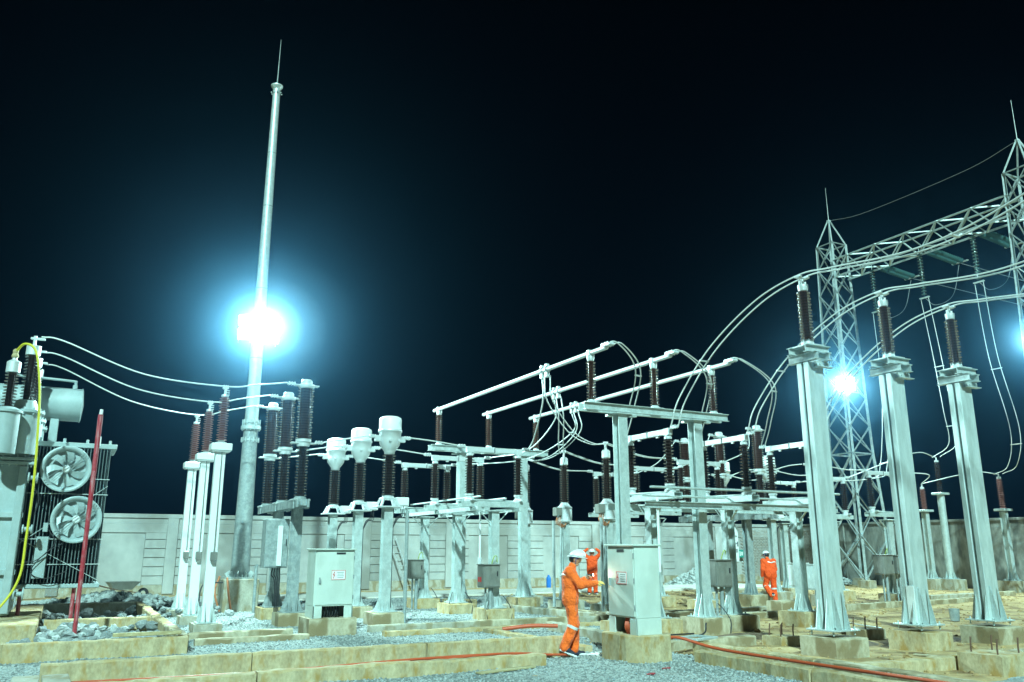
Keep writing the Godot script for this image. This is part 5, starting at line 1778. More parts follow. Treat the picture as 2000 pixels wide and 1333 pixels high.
	for q in [[-0.88, 21.25, 3.3, 0.12], [-0.86, 21.25, 2.2, 0.1], [-0.86, 21.25, 0.85, 0.14]]:
		var vb := MB.new()
		vb.lathe([Vector2(0.06, 0), Vector2(q[3], 0.0), Vector2(q[3], 0.03), Vector2(0.05, 0.04), Vector2(0.05, 0.16), Vector2(q[3], 0.17), Vector2(q[3], 0.2), Vector2(0.0, 0.2)], L.call(q[0], q[1], q[2]), Basis(Vector3.FORWARD, PI / 2), 14)
		part("valve", vb, "tank_paint", t)
	var pl := thing("concrete_pedestal", "yellowed concrete plinth under the big transformer at the left edge", "pedestal", P(-2.6, 22.4), 0.0, "concrete pedestals under the yard equipment")
	var pm := MB.new()
	pm.box(Vector3(0, 0.1, 0), Vector3(4.6, 0.55, 6.4), Basis(), 0.02)
	part("block", pm, "concrete", pl)
	var hs := thing("earthing_cable", "yellow hose hanging from the front bushing down the transformer side", "cable", Vector3.ZERO)
	var hm := MB.new()
	hm.tube(smooth_path([P(-1.42, 20.75, 5.98), P(-1.25, 20.5, 6.12), P(-1.02, 20.4, 5.95), P(-0.86, 20.35, 5.2), P(-0.78, 20.3, 4.3), P(-0.72, 20.3, 3.1), P(-0.72, 20.3, 2.0), P(-0.75, 20.25, 1.2), P(-1.05, 20.2, 0.6), P(-1.6, 20.1, 0.05)], 8), 0.026, 8)
	part("hose", hm, "yellow", hs)
	var fm := MB.new()
	fm.lathe([Vector2(0.06, 0), Vector2(0.075, 0.04), Vector2(0.05, 0.1), Vector2(0.06, 0.16), Vector2(0.03, 0.2)], P(-1.42, 20.75, 5.84), Basis(), 12)
	part("fitting", fm, "timber", hs)
	var rp := thing("red_pole", "tall thin red pole standing in front of the radiator", "pole", P(0.37, 19.55))
	var rm := MB.new()
	rm.rod(Vector3(0, 0, 0), Vector3(0.0, 4.55, 0), 0.042, 12, 0.05)
	part("shaft", rm, "red_pipe", rp)
	var rs := MB.new()
	rs.rod(Vector3(0, 4.5, 0), Vector3(0.01, 4.66, 0), 0.035, 10)
	part("top_fitting", rs, "white_paint", rp)
	var rt := MB.new()
	rt.box(Vector3(0.058, 3.98, 0.02), Vector3(0.02, 0.2, 0.06), Basis(), 0.004)
	part("tag_plate", rt, "white_paint", rp)


func warning_plate(t: Node3D, at: Vector3, bs: Basis) -> void:  # white plate, thin red border, bolt sign and lines of print
	var p := MB.new()
	p.box(at, Vector3(0.30, 0.20, 0.006), bs)
	var pl := part("warning_plate", p, "label_white", t)
	var b := MB.new()
	for s in [-1, 1]:
		b.box(at + bs * Vector3(0, s * 0.095, 0.005), Vector3(0.30, 0.008, 0.004), bs)
		b.box(at + bs * Vector3(s * 0.146, 0, 0.005), Vector3(0.008, 0.182, 0.004), bs)
	part("red_border", b, "label_red", pl)
	var z := MB.new()
	var zz := [Vector3(-0.09, 0.07, 0.006), Vector3(-0.115, 0.0, 0.006), Vector3(-0.09, 0.008, 0.006), Vector3(-0.11, -0.07, 0.006)]
	for i in 3:
		z.bar(at + bs * zz[i], at + bs * zz[i + 1], 0.004, 0.016, bs.y)
	part("bolt_symbol", z, "label_red", pl)
	var ln := MB.new()
	for i in 4:
		ln.box(at + bs * Vector3(0.04, 0.055 - 0.036 * i, 0.005), Vector3(0.15 - 0.02 * (i % 2), 0.012, 0.004), bs)
	part("print", ln, "label_grey", pl)


func cabinets() -> void:
	# left cabinet, door towards the camera
	var t := thing("control_cabinet", "pale green steel cabinet left of the worker, door facing us", "cabinet", P(5.22, 18.55))
	var mb := MB.new()
	mb.box(Vector3(0, 1.18, 0), Vector3(0.86, 1.16, 0.66), Basis(), 0.008)
	part("housing", mb, "cabinet_paint", t)
	var sk := MB.new()
	for s in [-1, 1]:
		sk.box(Vector3(s * 0.335, 0.48, 0.32), Vector3(0.19, 0.24, 0.02), Basis(), 0.003)
		sk.box(Vector3(s * 0.42, 0.48, 0), Vector3(0.02, 0.24, 0.66))
	sk.box(Vector3(0, 0.48, -0.32), Vector3(0.82, 0.24, 0.02))
	part("plinth_frame", sk, "cabinet_paint", t)
	var rf := MB.new()
	rf.box(Vector3(0, 1.775, 0.02), Vector3(0.92, 0.035, 0.76), Basis(), 0.008)
	part("roof", rf, "cabinet_paint", t)
	var dr := MB.new()
	dr.box(Vector3(0, 1.18, 0.338), Vector3(0.81, 1.10, 0.02), Basis(), 0.006)
	var d := part("door", dr, "cabinet_paint", t)
	var hn := MB.new()
	hn.box(Vector3(-0.33, 1.13, 0.36), Vector3(0.03, 0.13, 0.025), Basis(), 0.008)
	hn.box(Vector3(-0.31, 1.11, 0.375), Vector3(0.018, 0.09, 0.02), Basis(), 0.006)
	part("handle", hn, "galv_dull", d)
	for y in [0.78, 1.2, 1.6]:
		var hg := MB.new()
		hg.rod(Vector3(0.42, y - 0.04, 0.345), Vector3(0.42, y + 0.04, 0.345), 0.012, 8)
		part("hinge", hg, "galv_dull", d)
	var np := MB.new()
	np.box(Vector3(0.12, 1.69, 0.352), Vector3(0.2, 0.04, 0.008))
	part("name_plate", np, "label_black", d)
	warning_plate(d, Vector3(0.08, 1.24, 0.352), Basis())
	var cb := MB.new()
	for i in 7:
		cb.tube(smooth_path([Vector3(-0.2 + i * 0.06, 0.62, 0.1), Vector3(-0.19 + i * 0.058, 0.48, 0.16 + 0.02 * (i % 3)), Vector3(-0.17 + i * 0.05, 0.34, 0.1)], 5), 0.018, 6)
	part("cable", cb, "black_rubber", t)
	pedestal(5.22, 18.6, 1.02, 0.95, 0.36, "low concrete plinth under the left green cabinet")
	# right cabinet, door towards the worker
	var u := thing("control_cabinet", "tall pale green cabinet whose door the worker touches", "cabinet", P(8.57, 11.98))
	var hb := MB.new()
	hb.box(Vector3(0.01, 1.26, 0), Vector3(0.50, 1.14, 0.78), Basis(), 0.008)
	part("housing", hb, "cabinet_paint", u)
	var uk := MB.new()
	for s in [-1, 1]:
		uk.box(Vector3(-0.235, 0.56, s * 0.30), Vector3(0.02, 0.26, 0.18), Basis(), 0.003)
		uk.box(Vector3(0.01, 0.56, s * 0.38), Vector3(0.50, 0.26, 0.02))
	uk.box(Vector3(0.25, 0.56, 0), Vector3(0.02, 0.26, 0.74))
	part("plinth_frame", uk, "cabinet_paint", u)
	var ur := MB.new()
	ur.box(Vector3(0.0, 1.848, 0), Vector3(0.58, 0.035, 0.86), Basis(), 0.008)
	part("roof", ur, "cabinet_paint", u)
	var ud := MB.new()
	ud.box(Vector3(-0.25, 1.26, 0), Vector3(0.02, 1.09, 0.74), Basis(), 0.006)
	var dd := part("door", ud, "cabinet_paint", u)
	var bs := Basis(Vector3.UP, -PI / 2)
	for y in [0.86, 1.28, 1.68]:
		var hg := MB.new()
		hg.rod(Vector3(-0.256, y - 0.04, 0.378), Vector3(-0.256, y + 0.04, 0.378), 0.012, 8)
		part("hinge", hg, "galv_dull", dd)
	var un := MB.new()
	un.box(Vector3(-0.262, 1.76, 0.02), Vector3(0.008, 0.045, 0.2))
	part("name_plate", un, "label_black", dd)
	warning_plate(dd, Vector3(-0.263, 1.32, 0.04), bs)
	var uh := MB.new()
	uh.box(Vector3(-0.275, 1.25, -0.3), Vector3(0.03, 0.13, 0.03), Basis(), 0.008)
	part("handle", uh, "galv_dull", dd)
	var rd := MB.new()
	rd.box(Vector3(0.45, 1.26, -0.37), Vector3(0.4, 1.1, 0.02), Basis(), 0.006)
	part("rear_door", rd, "cabinet_paint", u)
	var oc := MB.new()
	for i in 5:
		oc.tube(smooth_path([Vector3(-0.17, 0.70, 0.02 + i * 0.035), Vector3(-0.225, 0.55, 0.05 + i * 0.03), Vector3(-0.18, 0.42, 0.06 + i * 0.03)], 5), 0.014, 6)
	part("red_cable", oc, "orange_conduit", u)
	var bc := MB.new()
	for i in 4:
		bc.tube(smooth_path([Vector3(0.0, 0.70, -0.16 + i * 0.04), Vector3(-0.08, 0.55, -0.15 + i * 0.04), Vector3(-0.02, 0.42, -0.13 + i * 0.04)], 5), 0.016, 6)
	part("black_cable", bc, "black_rubber", u)
	var pd := thing("concrete_pedestal", "stained eight sided concrete plinth under the cabinet the worker touches", "pedestal", P(8.6, 12.0), 0.0, "concrete pedestals under the yard equipment")
	var pm := MB.new()
	var ring := [Vector2(-0.42, 0.30), Vector2(-0.28, 0.54), Vector2(0.3, 0.54), Vector2(0.46, 0.34), Vector2(0.46, -0.4), Vector2(0.32, -0.54), Vector2(-0.3, -0.54), Vector2(-0.42, -0.38)]
	for i in 8:
		var a: Vector2 = ring[i]
		var b: Vector2 = ring[(i + 1) % 8]
		var nn := Vector3(b.y - a.y, 0, a.x - b.x).normalized()
		if nn.dot(Vector3(a.x, 0, a.y)) < 0: nn = -nn
		pm.quad(Vector3(a.x * 1.02, -0.2, a.y * 1.02), Vector3(b.x * 1.02, -0.2, b.y * 1.02), Vector3(b.x, 0.42, b.y), Vector3(a.x, 0.42, a.y), nn)
		pm.quad(Vector3(a.x, 0.42, a.y), Vector3(b.x, 0.42, b.y), Vector3(b.x * 0.96, 0.435, b.y * 0.96), Vector3(a.x * 0.96, 0.435, a.y * 0.96), (nn + Vector3.UP).normalized())
		pm.tri(Vector3(a.x * 0.96, 0.435, a.y * 0.96), Vector3(b.x * 0.96, 0.435, b.y * 0.96), Vector3(0, 0.435, 0), Vector3.UP, Vector3.UP, Vector3.UP)
	part("block", pm, "concrete", pd)


func kerbs_and_clutter() -> void:
	rng.seed = 31
	# cable trench in front, turning towards the camera at the right cabinet
	kerb(-0.1, 13.0, 7.9, 13.0, 0.18, 0.34, "rear wall of the cable trench along the front of the yard")
	kerb(0.25, 12.1, 6.9, 12.1, 0.2, 0.2, "front wall of the cable trench along the front of the yard")
	kerb(-2.0, 11.2, 0.4, 11.2, 0.2, 0.2, "short kerb under the cover slabs at the lower left corner")
	kerb(-2.0, 12.3, 0.0, 12.3, 0.2, 0.2, "front trench wall at the left picture edge")
	kerb(9.3, 11.25, 9.3, 4.0, 0.2, 0.2, "left wall of the trench that comes towards us at the lower right")
	kerb(10.05, 12.2, 10.05, 4.0, 0.2, 0.22, "right wall of the trench that comes towards us at the lower right")
	kerb(10.2, 9.0, 17.5, 9.0, 0.22, 0.18, "long kerb in front of the tall columns")
	kerb(10.0, 13.25, 12.3, 13.25, 0.26, 0.13, "kerb between the right cabinet and the tall columns", "concrete_grey")
	kerb(6.1, 18.5, 16.8, 18.5, 0.18, 0.16, "rear kerb of the pair running behind the worker", "concrete_grey")
	kerb(6.1, 17.5, 12.4, 17.5, 0.18, 0.12, "front kerb of the pair running behind the worker")
	kerb(2.4, 18.7, 4.5, 18.7, 0.18, 0.16, "rear kerb left of the left cabinet")
	kerb(2.4, 17.7, 4.6, 17.7, 0.18, 0.12, "front kerb left of the left cabinet")
	kerb(11.8, 23.2, 12.4, 16.4, 0.18, 0.2, "left kerb of the pair running back between the voltage transformers", "concrete_grey")
	kerb(12.5, 21.5, 13.0, 16.4, 0.18, 0.2, "right kerb of the pair running back between the voltage transformers", "concrete_grey")
	kerb(10.0, 17.3, 9.75, 14.2, 0.2, 0.2, "thick kerb running from the worker back to the busbar portal", "concrete_grey")
	kerb(8.4, 17.3, 8.5, 13.3, 0.16, 0.12, "thin kerb left of the worker")
	kerb(20.0, 18.6, 30.0, 19.6, 0.25, 0.15, "long kerb behind the tall columns", "concrete_grey")
	kerb(15.2, 19.7, 19.4, 19.7, 0.2, 0.12, "kerb near the walking worker, rear one", "concrete_grey")
	kerb(15.6, 17.9, 18.4, 17.9, 0.2, 0.12, "kerb near the walking worker, front one", "concrete_grey")
	kerb(28.0, 21.0, 34.0, 21.6, 0.3, 0.14, "kerb before the line arresters at the right", "concrete_grey")
	# oil pit of the transformer
	kerb(-3.5, 16.3, 2.1, 16.3, 0.22, 0.32, "front kerb of the stone filled pit at the lower left")
	kerb(2.05, 16.5, 2.05, 26.6, 0.2, 0.32, "right kerb of the stone filled pit under the surge arresters")
	kerb(-0.2, 21.0, 1.9, 21.0, 0.22, 0.34, "cross wall in the stone filled pit below the radiator")
	kerb(-3.5, 26.6, 2.1, 26.6, 0.22, 0.34, "rear kerb of the stone filled pit behind the transformer", "concrete_grey")
	for i in 2:
		var sl := MB.new()
		sl.box(Vector3(0, 0.24, 0), Vector3(0.30, 0.06, 1.5), Basis(Vector3.UP, 0.03 * i), 0.01)
		tag(part("cover_slab", sl, "concrete_grey", self, P(-0.24 + i * 0.34, 11.75)), "grey trench cover slab at the lower left edge, %s one" % ["left", "right"][i], "slab", "trench cover slabs")
	var timber := MB.new()
	timber.bar(P(0.9, 16.42, 0.36), P(2.0, 16.42, 0.36), 0.1, 0.06, Vector3.UP, 0.006)
	tag(part("timber", timber, "timber"), "yellowed timber lying on the front kerb of the pit", "timber")
	var ra := thing("rubble_pile", "dark broken stones filling the transformer pit", "rubble", P(0.5, 20.0))
	var sm := stone_meshes(6, 40)
	rng.seed = 77
	for i in 290:
		var a := rng.randf_range(-0.6, 1.9)
		var b := rng.randf_range(16.6, 20.8)
		if i > 150:
			a = rng.randf_range(-0.9, 1.9)
			b = rng.randf_range(21.2, 26.3)
		if i > 240:
			a = rng.randf_range(2.3, 4.2)
			b = rng.randf_range(24.5, 29.5)
		var s := rng.randf_range(0.08, 0.19)
		part("stone", sm[i % 6], ["stone_dark", "stone_dark", "stone_light"][i % 3], ra, P(a - 0.5, b - 20.0, rng.randf_range(0.02, 0.2)), Basis.from_euler(Vector3(rng.randf() * 6, rng.randf() * 6, rng.randf() * 6)).scaled(Vector3(s, s * 0.75, s)))
	var far := MB.new()
	var xs: Array = []
	for i in 1500:
		var q := rng.randi() % 3
		var c: Vector2 = [Vector2(29.0, 34.8), Vector2(1.5, 30.5), Vector2(36.3, 33.5)][q]
		var r := rng.randf()
		var an := rng.randf() * TAU
		var s := rng.randf_range(0.06, 0.14)
		var R: Vector2 = [Vector2(2.0, 1.0), Vector2(3.4, 1.3), Vector2(1.0, 2.2)][q]
		xs.append(Transform3D(Basis.from_euler(Vector3(rng.randf() * 6, rng.randf() * 6, rng.randf() * 6)).scaled(Vector3(s, s * 0.8, s)), P(c.x + r * cos(an) * R.x, c.y + r * sin(an) * R.y, (1.0 - r) * [0.9, 0.45, 0.7][q] * rng.randf_range(0.75, 1.0))))
	scatter("gravel_heaps", "heaps of grey crushed stone left beside the boundary walls", sm[1], "stone_light", xs)
	for q in [[Vector2(29.0, 34.8), Vector3(2.0, 0.85, 1.0)], [Vector2(1.5, 30.5), Vector3(3.2, 0.4, 1.2)], [Vector2(36.3, 33.5), Vector3(0.9, 0.62, 2.0)]]:
		var m := MB.new()
		m.lathe([Vector2(1.0, -0.02), Vector2(0.6, 0.3), Vector2(0.3, 0.68), Vector2(0.0, 0.9)], Vector3.ZERO, Basis.from_scale(q[1]), 18, true)
		struct("gravel_mound", m, "gravel", P(q[0].x, q[0].y), "core of a gravel heap beside the wall")
	# conduits
	for q in [["orange conduit lying in the front cable trench", [P(0.0, 12.4, 0.17), P(2.5, 12.42, 0.14), P(5.0, 12.6, 0.16), P(6.4, 12.55, 0.16), P(7.1, 12.7, 0.1), P(7.75, 12.8, 0.05)], 0.02], ["orange conduit lying in the trench at the lower right", [P(9.0, 11.9, 0.25), P(9.2, 11.7, 0.36), P(9.55, 11.0, 0.22), P(9.65, 9.0, 0.2), P(9.6, 7.0, 0.22), P(9.6, 4.0, 0.2)], 0.025], ["red conduit ending at the kerb left of the worker", [P(8.6, 16.9, 0.1), P(9.2, 16.7, 0.16), P(9.75, 16.5, 0.15)], 0.042], ["second orange conduit beside the front trench wall", [P(4.6, 12.45, 0.12), P(6.0, 12.5, 0.17), P(6.8, 12.62, 0.14), P(7.5, 12.9, 0.05)], 0.02]]:
		var m := MB.new()
		m.tube(smooth_path(q[1], 8), q[2], 9)
		tag(part("conduit", m, "orange_conduit"), q[0], "conduit", "orange cable conduits")
	for q in [["orange pipes curving down the side of the mast pedestal", [P(4.1, 26.2, 1.0), P(3.95, 25.9, 0.6), P(4.1, 25.8, 0.05)]], ["second orange pipe bent against the mast pedestal", [P(4.25, 25.8, 0.98), P(4.3, 25.65, 0.5), P(4.4, 25.6, 0.02)]]]:
		var m := MB.new()
		m.tube(smooth_path(q[1], 6), 0.03, 7)
		tag(part("conduit", m, "copper"), q[0], "conduit")
	var db := MB.new()
	db.tube(smooth_path([P(4.15, 25.8, 0.85), P(3.6, 25.7, 0.8), P(3.5, 25.6, 0.3), P(3.52, 25.6, 0.0)], 6), 0.02, 6)
	tag(part("cable", db, "black_rubber"), "black cable looping left of the mast pedestal", "cable")
	# upright dark pipes
	for q in [[12.9, 22.0, 2.6, "first dark upright pipe right of the disconnectors, left of the worker's helmet"], [12.75, 19.2, 2.6, "dark upright pipe between the far worker and the right cabinet"], [4.95, 25.3, 1.35, "short dark steel stake beside the mast pedestal"], [7.45, 19.85, 2.7, "thin grey upright pipe beside the nearest left current transformer"]]:
		var m := MB.new()
		m.rod(Vector3.ZERO, Vector3(0, q[2], 0), 0.045, 10)
		tag(part("upright_pipe", m, "galv_dull", self, P(q[0], q[1])), q[3], "pipe")
	# spare foundations with anchor bolts
	pedestal(12.75, 12.9, 0.55, 0.5, 0.13, "bare concrete footing with anchor bolts between the right cabinet and the leftmost tall column", "concrete", true)
	pedestal(15.2, 12.95, 0.6, 0.5, 0.16, "bare concrete footing with anchor bolts between the leftmost and middle tall columns", "concrete", true)
	pedestal(12.75, 8.5, 0.85, 0.7, 0.26, "bare concrete footing with anchor bolts at the lower right corner", "concrete", true)
	pedestal(30.5, 23.5, 0.8, 0.8, 0.3, "concrete footing near the side wall", "concrete_grey")
	pedestal(19.0, 19.0, 0.9, 0.6, 0.3, "concrete footing below the white control box", "concrete")
	# ladder against the wall
	var ld := thing("ladder", "aluminium ladder leaning against the boundary wall", "ladder", P(13.9, 36.3))
	for s in [-0.18, 0.18]:
		var m := MB.new()
		m.bar(Vector3(s, 0, 0), Vector3(s - 0.75, 2.35, -0.78), 0.03, 0.06)
		part("rail", m, "ladder", ld)
	for i in 8:
		var f := (i + 0.7) / 8.4
		var m := MB.new()
		m.rod(Vector3(-0.18 - 0.75 * f, 2.35 * f, -0.78 * f), Vector3(0.18 - 0.75 * f, 2.35 * f, -0.78 * f), 0.016, 6)
		part("rung", m, "ladder", ld)
	# wheelbarrow
	var wbw := thing("wheelbarrow", "dark wheelbarrow standing before the boundary wall", "wheelbarrow", P(2.0, 34.2), 0.2)
	var tr := MB.new()
	for i in 4:
		var lo := [Vector3(-0.3, 0.35, 0.2), Vector3(0.3, 0.35, 0.2), Vector3(0.3, 0.35, -0.2), Vector3(-0.3, 0.35, -0.2)]
		var hi := [Vector3(-0.5, 0.62, 0.32), Vector3(0.55, 0.62, 0.32), Vector3(0.55, 0.62, -0.32), Vector3(-0.5, 0.62, -0.32)]
		var j := (i + 1) % 4
		var nn: Vector3 = ((lo[i] + lo[j]) as Vector3)
		nn.y = -0.3
		tr.quad(lo[i], lo[j], hi[j], hi[i], nn.normalized())
		tr.rod(hi[i], hi[j], 0.014, 6)
	tr.quad(Vector3(-0.3, 0.35, 0.2), Vector3(0.3, 0.35, 0.2), Vector3(0.3, 0.35, -0.2), Vector3(-0.3, 0.35, -0.2), Vector3.DOWN)
	part("tray", tr, "stainless", wbw)
	var wfr := MB.new()
	for s in [-1, 1]:
		wfr.tube(PackedVector3Array([Vector3(-1.15, 0.62, s * 0.28), Vector3(-0.4, 0.4, s * 0.22), Vector3(0.7, 0.2, s * 0.06)]), 0.018, 6)
		wfr.tube(PackedVector3Array([Vector3(-0.3, 0.38, s * 0.22), Vector3(-0.38, 0.0, s * 0.26)]), 0.016, 6)
	part("frame", wfr, "rust", wbw)
	var wh := MB.new()
	wh.lathe([Vector2(0.1, -0.04), Vector2(0.19, -0.04), Vector2(0.2, 0.0), Vector2(0.19, 0.04), Vector2(0.1, 0.04)], Vector3(0.75, 0.2, 0), Basis(Vector3.RIGHT, PI / 2), 18)
	part("wheel", wh, "black_rubber", wbw)
	var bt := MB.new()
	bt.lathe([Vector2(0.0, 0), Vector2(0.10, 0), Vector2(0.11, 0.05), Vector2(0.11, 0.46), Vector2(0.09, 0.5), Vector2(0.05, 0.54), Vector2(0.05, 0.6), Vector2(0.0, 0.6)], Vector3.ZERO, Basis(), 16)
	tag(part("water_bottle", bt, "blue_plastic", self, P(20.0, 34.6)), "blue plastic water container standing before the boundary wall", "container")
	var gs := MB.new()
	gs.box(Vector3.ZERO, Vector3(0.42, 0.42, 0.03), Basis(), 0.005)
	var go := thing("safety_sign", "small green sign on the brickwork behind the walking worker", "sign", P(34.0, 37.05, 1.5))
	part("board", gs, "green_plastic", go)
	var gi := MB.new()
	gi.box(Vector3(-0.08, 0, 0.02), Vector3(0.07, 0.26, 0.008))
	gi.box(Vector3(0.06, 0, 0.02), Vector3(0.1, 0.2, 0.008))
	part("pictogram", gi, "label_white", go)
	# small litter in the foreground
	for q in [[7.7, 10.4, "red scrap of plastic on the gravel before the cabinet, left one"], [8.25, 10.75, "red scrap of plastic on the gravel before the cabinet, right one"]]:
		var m := MB.new()
		for i in 4:
			m.box(Vector3(0.03 * i - 0.05, 0.012 + 0.006 * (i % 2), 0.015 * (i % 3)), Vector3(0.05, 0.012, 0.04), Basis(Vector3.UP, i * 1.1), 0.003)
		tag(part("plastic_scrap", m, "red_pipe", self, P(q[0], q[1], gravel_h(q[0], q[1]) + 0.01)), q[2], "litter", "red scraps on the gravel")
	var wp := MB.new()
	for i in 5:
		wp.box(Vector3(0.06 * i, 0.02 + 0.008 * (i % 2), 0.02 * (i % 3)), Vector3(0.09, 0.012, 0.07), Basis(Vector3(0.2, 1, 0.1).normalized(), i * 0.9), 0.003)
	tag(part("paper_scrap", wp, "label_white", self, P(8.15, 12.75, 0.02)), "crumpled white paper on the gravel beside the worker's shoe", "litter")
	var wt := MB.new()
	for i in 3:
		wt.tube(smooth_path([P(15.3 + i * 0.1, 14.2, 0.12), P(15.7, 13.9 + 0.1 * i, 0.18), P(16.3, 14.0 - 0.05 * i, 0.1), P(16.6, 13.7, 0.05)], 6), 0.012, 5)
	tag(part("wire_scraps", wt, "cable"), "loose bright wire ends on the ground between the columns", "wire")
	var bl := MB.new()
	bl.tube(smooth_path([P(12.3, 14.6, 0.25), P(12.0, 14.4, 0.05), P(11.0, 14.3, 0.02), P(10.6, 14.6, 0.02), P(11.2, 14.8, 0.03), P(12.2, 14.9, 0.02)], 8), 0.018, 6)
	tag(part("cable", bl, "black_rubber"), "black cable loop on the ground beside the portal pedestal", "cable")
	var oc := MB.new()
	oc.tube(smooth_path([P(20.6, 18.9, 0.0), P(20.8, 18.9, 0.3), P(21.2, 18.9, 0.42)], 6), 0.03, 6)
	tag(part("conduit", oc, "orange_conduit"), "short orange pipe end sticking up behind the leftmost tall column", "conduit")
	var pk := MB.new()
	pk.box(Vector3(0, 0.02, 0), Vector3(1.05, 0.025, 0.14), Basis(Vector3(0.02, 1, 0.03).normalized(), 0.2), 0.004)
	tag(part("plank", pk, "timber", self, P(6.05, 11.75, 0.02)), "short weathered plank lying on the gravel in front of the trench", "plank")
	var fr := thing("steel_frame", "flat grey steel frame lying on the trench edge right of the cabinet", "frame", P(10.15, 12.35, 0.25), 0.3)
	for s in [-1.0, 1.0]:
		var fb := MB.new()
		fb.box(Vector3(0, 0, s * 0.2), Vector3(0.7, 0.04, 0.08), Basis(), 0.005)
		part("bar", fb, "galv", fr)
		var fc := MB.new()
		fc.box(Vector3(s * 0.31, 0, 0), Vector3(0.08, 0.038, 0.31), Basis(), 0.005)
		part("bar", fc, "galv", fr)
	var sb := MB.new()
	sb.lathe([Vector2(0.0, 0), Vector2(0.11, 0), Vector2(0.13, 0.3), Vector2(0.12, 0.3), Vector2(0.1, 0.03), Vector2(0.0, 0.03)], Vector3.ZERO, Basis(), 16)
	tag(part("bucket", sb, "galv_dull", self, P(20.6, 14.7, -0.02)), "small grey bucket on the earth beside the rightmost tall column", "bucket")
	rng.seed = 88
	for i in 7:
		var sc := MB.new()
		var l := rng.randf_range(0.2, 0.6)
		sc.box(Vector3(0, 0.012, 0), Vector3(l, 0.024, rng.randf_range(0.05, 0.1)), Basis(Vector3.UP, rng.randf() * 3.0), 0.004)
		var q: Array = [[13.6, 14.4], [16.2, 14.6], [17.9, 13.6], [13.4, 10.1], [15.6, 10.0], [18.6, 16.4], [11.2, 13.9]][i]
		tag(part("timber_offcut", sc, ["timber", "concrete_pale"][i % 2], self, P(q[0], q[1], soil_h(q[0], q[1]) + 0.01)), "%s offcut lying on the bare earth %s" % [["wooden", "pale"][i % 2], ["beside the middle disconnector pedestal", "behind the rightmost tall column pedestal", "right of the rightmost tall column", "in front of the leftmost tall column", "in front of the middle tall column", "beyond the rightmost tall column", "between the right cabinet and the portal"][i]], "offcut")
	var mud := MB.new()
	mud.lathe([Vector2(1.0, -0.03), Vector2(0.7, 0.05), Vector2(0.3, 0.085), Vector2(0.0, 0.09)], Vector3.ZERO, Basis.from_scale(Vector3(1.1, 1.0, 0.35)), 18, true)
	for q in [[7.4, 15.6], [13.6, 12.2], [15.8, 11.9], [12.9, 14.2], [18.5, 11.6], [11.0, 13.8]]:
		struct("mud_patch", mud.mesh(), "mud", P(q[0], q[1], -0.035), "dark muddy earth on the yard ground")


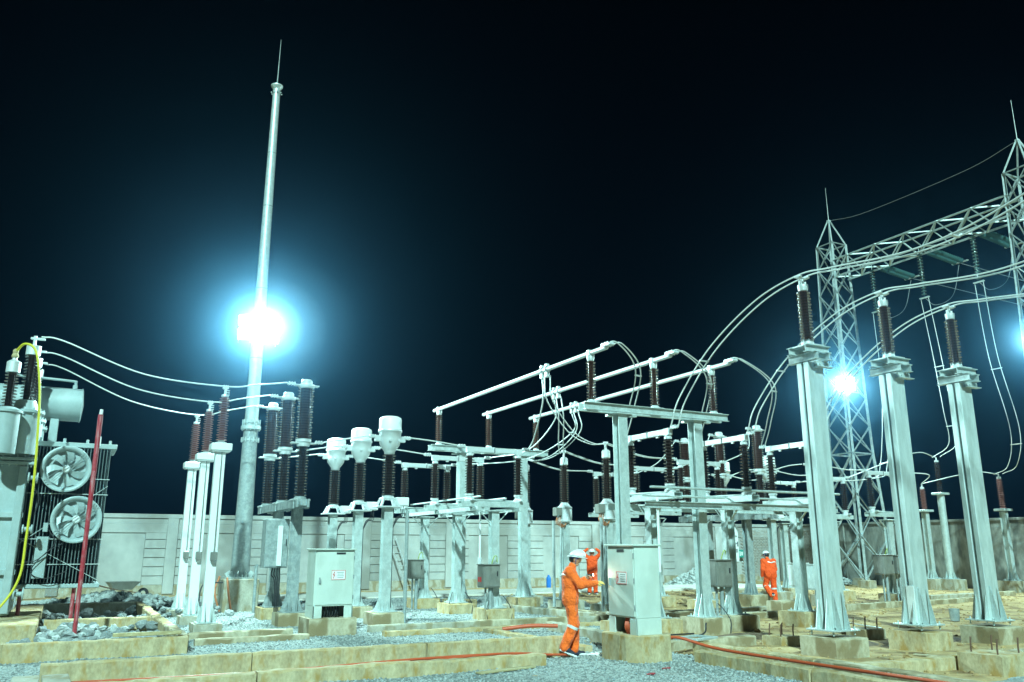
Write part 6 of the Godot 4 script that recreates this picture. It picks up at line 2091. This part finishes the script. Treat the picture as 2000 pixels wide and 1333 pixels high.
func people() -> void:
	var A := -deg_to_rad(27.6)
	# the worker at the right cabinet, seen from his right side
	var j := {
		"hip": Vector3(0, 0.95, 0), "chest": Vector3(0.0, 1.30, 0), "neck": Vector3(0.045, 1.475, 0), "head": Vector3(0.10, 1.585, 0), "face": Vector3(1, -0.12, 0.05).normalized(), "lat": Vector3(0, 0, 1),
		"shr": Vector3(-0.01, 1.385, 0.17), "elr": Vector3(0.16, 1.17, 0.25), "wrr": Vector3(0.43, 1.20, 0.22), "hdr": Vector3(1, 0.1, -0.05), "hur": Vector3(0.1, 1, 0.6), "curlr": 0.55,
		"shl": Vector3(0.01, 1.385, -0.17), "ell": Vector3(0.08, 1.12, -0.26), "wrl": Vector3(0.27, 1.25, -0.14), "hdl": Vector3(0.6, 0.5, 0.3), "hul": Vector3(-0.5, 0.6, -0.6), "curll": 0.9,
		"hpr": Vector3(0, 0.92, 0.09), "knr": Vector3(0.045, 0.51, 0.10), "anr": Vector3(-0.12, 0.15, 0.12), "tor": Vector3(0.05, 0.005, 0.14), "sor": Vector3(-0.16, 0.09, 0.12),
		"hpl": Vector3(0, 0.92, -0.09), "knl": Vector3(0.07, 0.50, -0.1), "anl": Vector3(0.06, 0.10, -0.10), "tol": Vector3(0.22, 0.005, -0.11), "sol": Vector3(0.02, 0.005, -0.10),
	}
	var w1 := person("worker in orange overalls and white helmet reaching for the green cabinet door", P(7.86, 12.86, 0.02), A, j, 0.013, "orange_cloth", true, true)
	var tt := thing("torch", "small lit torch in the left hand of the worker at the cabinet", "torch", w1.position, A)
	var tm := MB.new()
	tm.rod(Vector3(0.30, 1.315, -0.10), Vector3(0.41, 1.325, -0.085), 0.018, 10, 0.024)
	part("barrel", tm, "label_black", tt)
	var tg := MB.new()
	tg.rod(Vector3(0.411, 1.3252, -0.085), Vector3(0.422, 1.3262, -0.0835), 0.022, 12)
	part("torch_glass", tg, "torch_glow", tt)
	var sp := SpotLight3D.new()
	sp.name = "torch_light"
	sp.light_color = Color(1.0, 0.96, 0.82)
	sp.light_energy = 0.7
	sp.light_size = 0.02
	sp.spot_angle = 42.0
	sp.spot_angle_attenuation = 0.9
	sp.spot_range = 30.0
	sp.shadow_enabled = true
	add_child(sp)
	sp.position = w1.transform * Vector3(0.435, 1.328, -0.082)
	sp.look_at(P(8.32, 12.12, 1.30))
	# the worker behind, both hands at his helmet, facing the camera
	var k := {
		"hip": Vector3(0, 0.95, 0), "chest": Vector3(0.0, 1.30, 0), "neck": Vector3(0.01, 1.475, 0), "head": Vector3(0.04, 1.585, 0), "face": Vector3(1, 0.05, 0.0).normalized(), "lat": Vector3(0, 0, 1),
		"shr": Vector3(0.0, 1.42, 0.19), "elr": Vector3(0.06, 1.60, 0.37), "wrr": Vector3(0.05, 1.74, 0.18), "hdr": Vector3(0.0, 0.1, -1), "hur": Vector3(0.2, 1, 0.0), "curlr": 0.4,
		"shl": Vector3(0.0, 1.42, -0.19), "ell": Vector3(0.06, 1.60, -0.37), "wrl": Vector3(0.05, 1.74, -0.18), "hdl": Vector3(0.0, 0.1, 1), "hul": Vector3(0.2, 1, 0.0), "curll": 0.4,
		"hpr": Vector3(0, 0.92, 0.09), "knr": Vector3(0.02, 0.5, 0.11), "anr": Vector3(-0.02, 0.10, 0.12), "tor": Vector3(0.15, 0.005, 0.15), "sor": Vector3(-0.05, 0.005, 0.12),
		"hpl": Vector3(0, 0.92, -0.09), "knl": Vector3(0.05, 0.5, -0.11), "anl": Vector3(0.02, 0.10, -0.12), "tol": Vector3(0.19, 0.005, -0.15), "sol": Vector3(-0.01, 0.005, -0.12),
	}
	person("worker in orange standing by the wall with both hands raised to his helmet", P(18.9, 29.2, 0.02), -PI / 2 - deg_to_rad(27.6), k, 0.018, "red_cloth", false, false)
	# the worker walking away
	var m := {
		"hip": Vector3(0, 0.94, 0), "chest": Vector3(0.08, 1.28, 0), "neck": Vector3(0.16, 1.44, 0), "head": Vector3(0.23, 1.55, 0), "face": Vector3(1, -0.35, -0.2).normalized(), "lat": Vector3(0, 0, 1),
		"shr": Vector3(0.10, 1.37, 0.19), "elr": Vector3(0.12, 1.10, 0.24), "wrr": Vector3(0.26, 0.90, 0.20), "hdr": Vector3(0.5, -1, 0), "hur": Vector3(0, 0, 1), "curlr": 0.5,
		"shl": Vector3(0.10, 1.37, -0.19), "ell": Vector3(0.05, 1.10, -0.25), "wrl": Vector3(0.14, 0.88, -0.24), "hdl": Vector3(0.2, -1, 0), "hul": Vector3(0, 0, -1), "curll": 0.5,
		"hpr": Vector3(0, 0.92, 0.09), "knr": Vector3(0.02, 0.5, 0.10), "anr": Vector3(-0.03, 0.10, 0.10), "tor": Vector3(0.14, 0.005, 0.11), "sor": Vector3(-0.06, 0.005, 0.10),
		"hpl": Vector3(0, 0.92, -0.09), "knl": Vector3(0.10, 0.56, -0.16), "anl": Vector3(-0.18, 0.27, -0.10), "tol": Vector3(-0.04, 0.13, -0.06), "sol": Vector3(-0.26, 0.25, -0.08),
	}
	person("worker in red orange overalls walking away with his back to us", P(21.45, 22.0, 0.0), deg_to_rad(72.0), m, 0.016, "red_cloth", false, true)
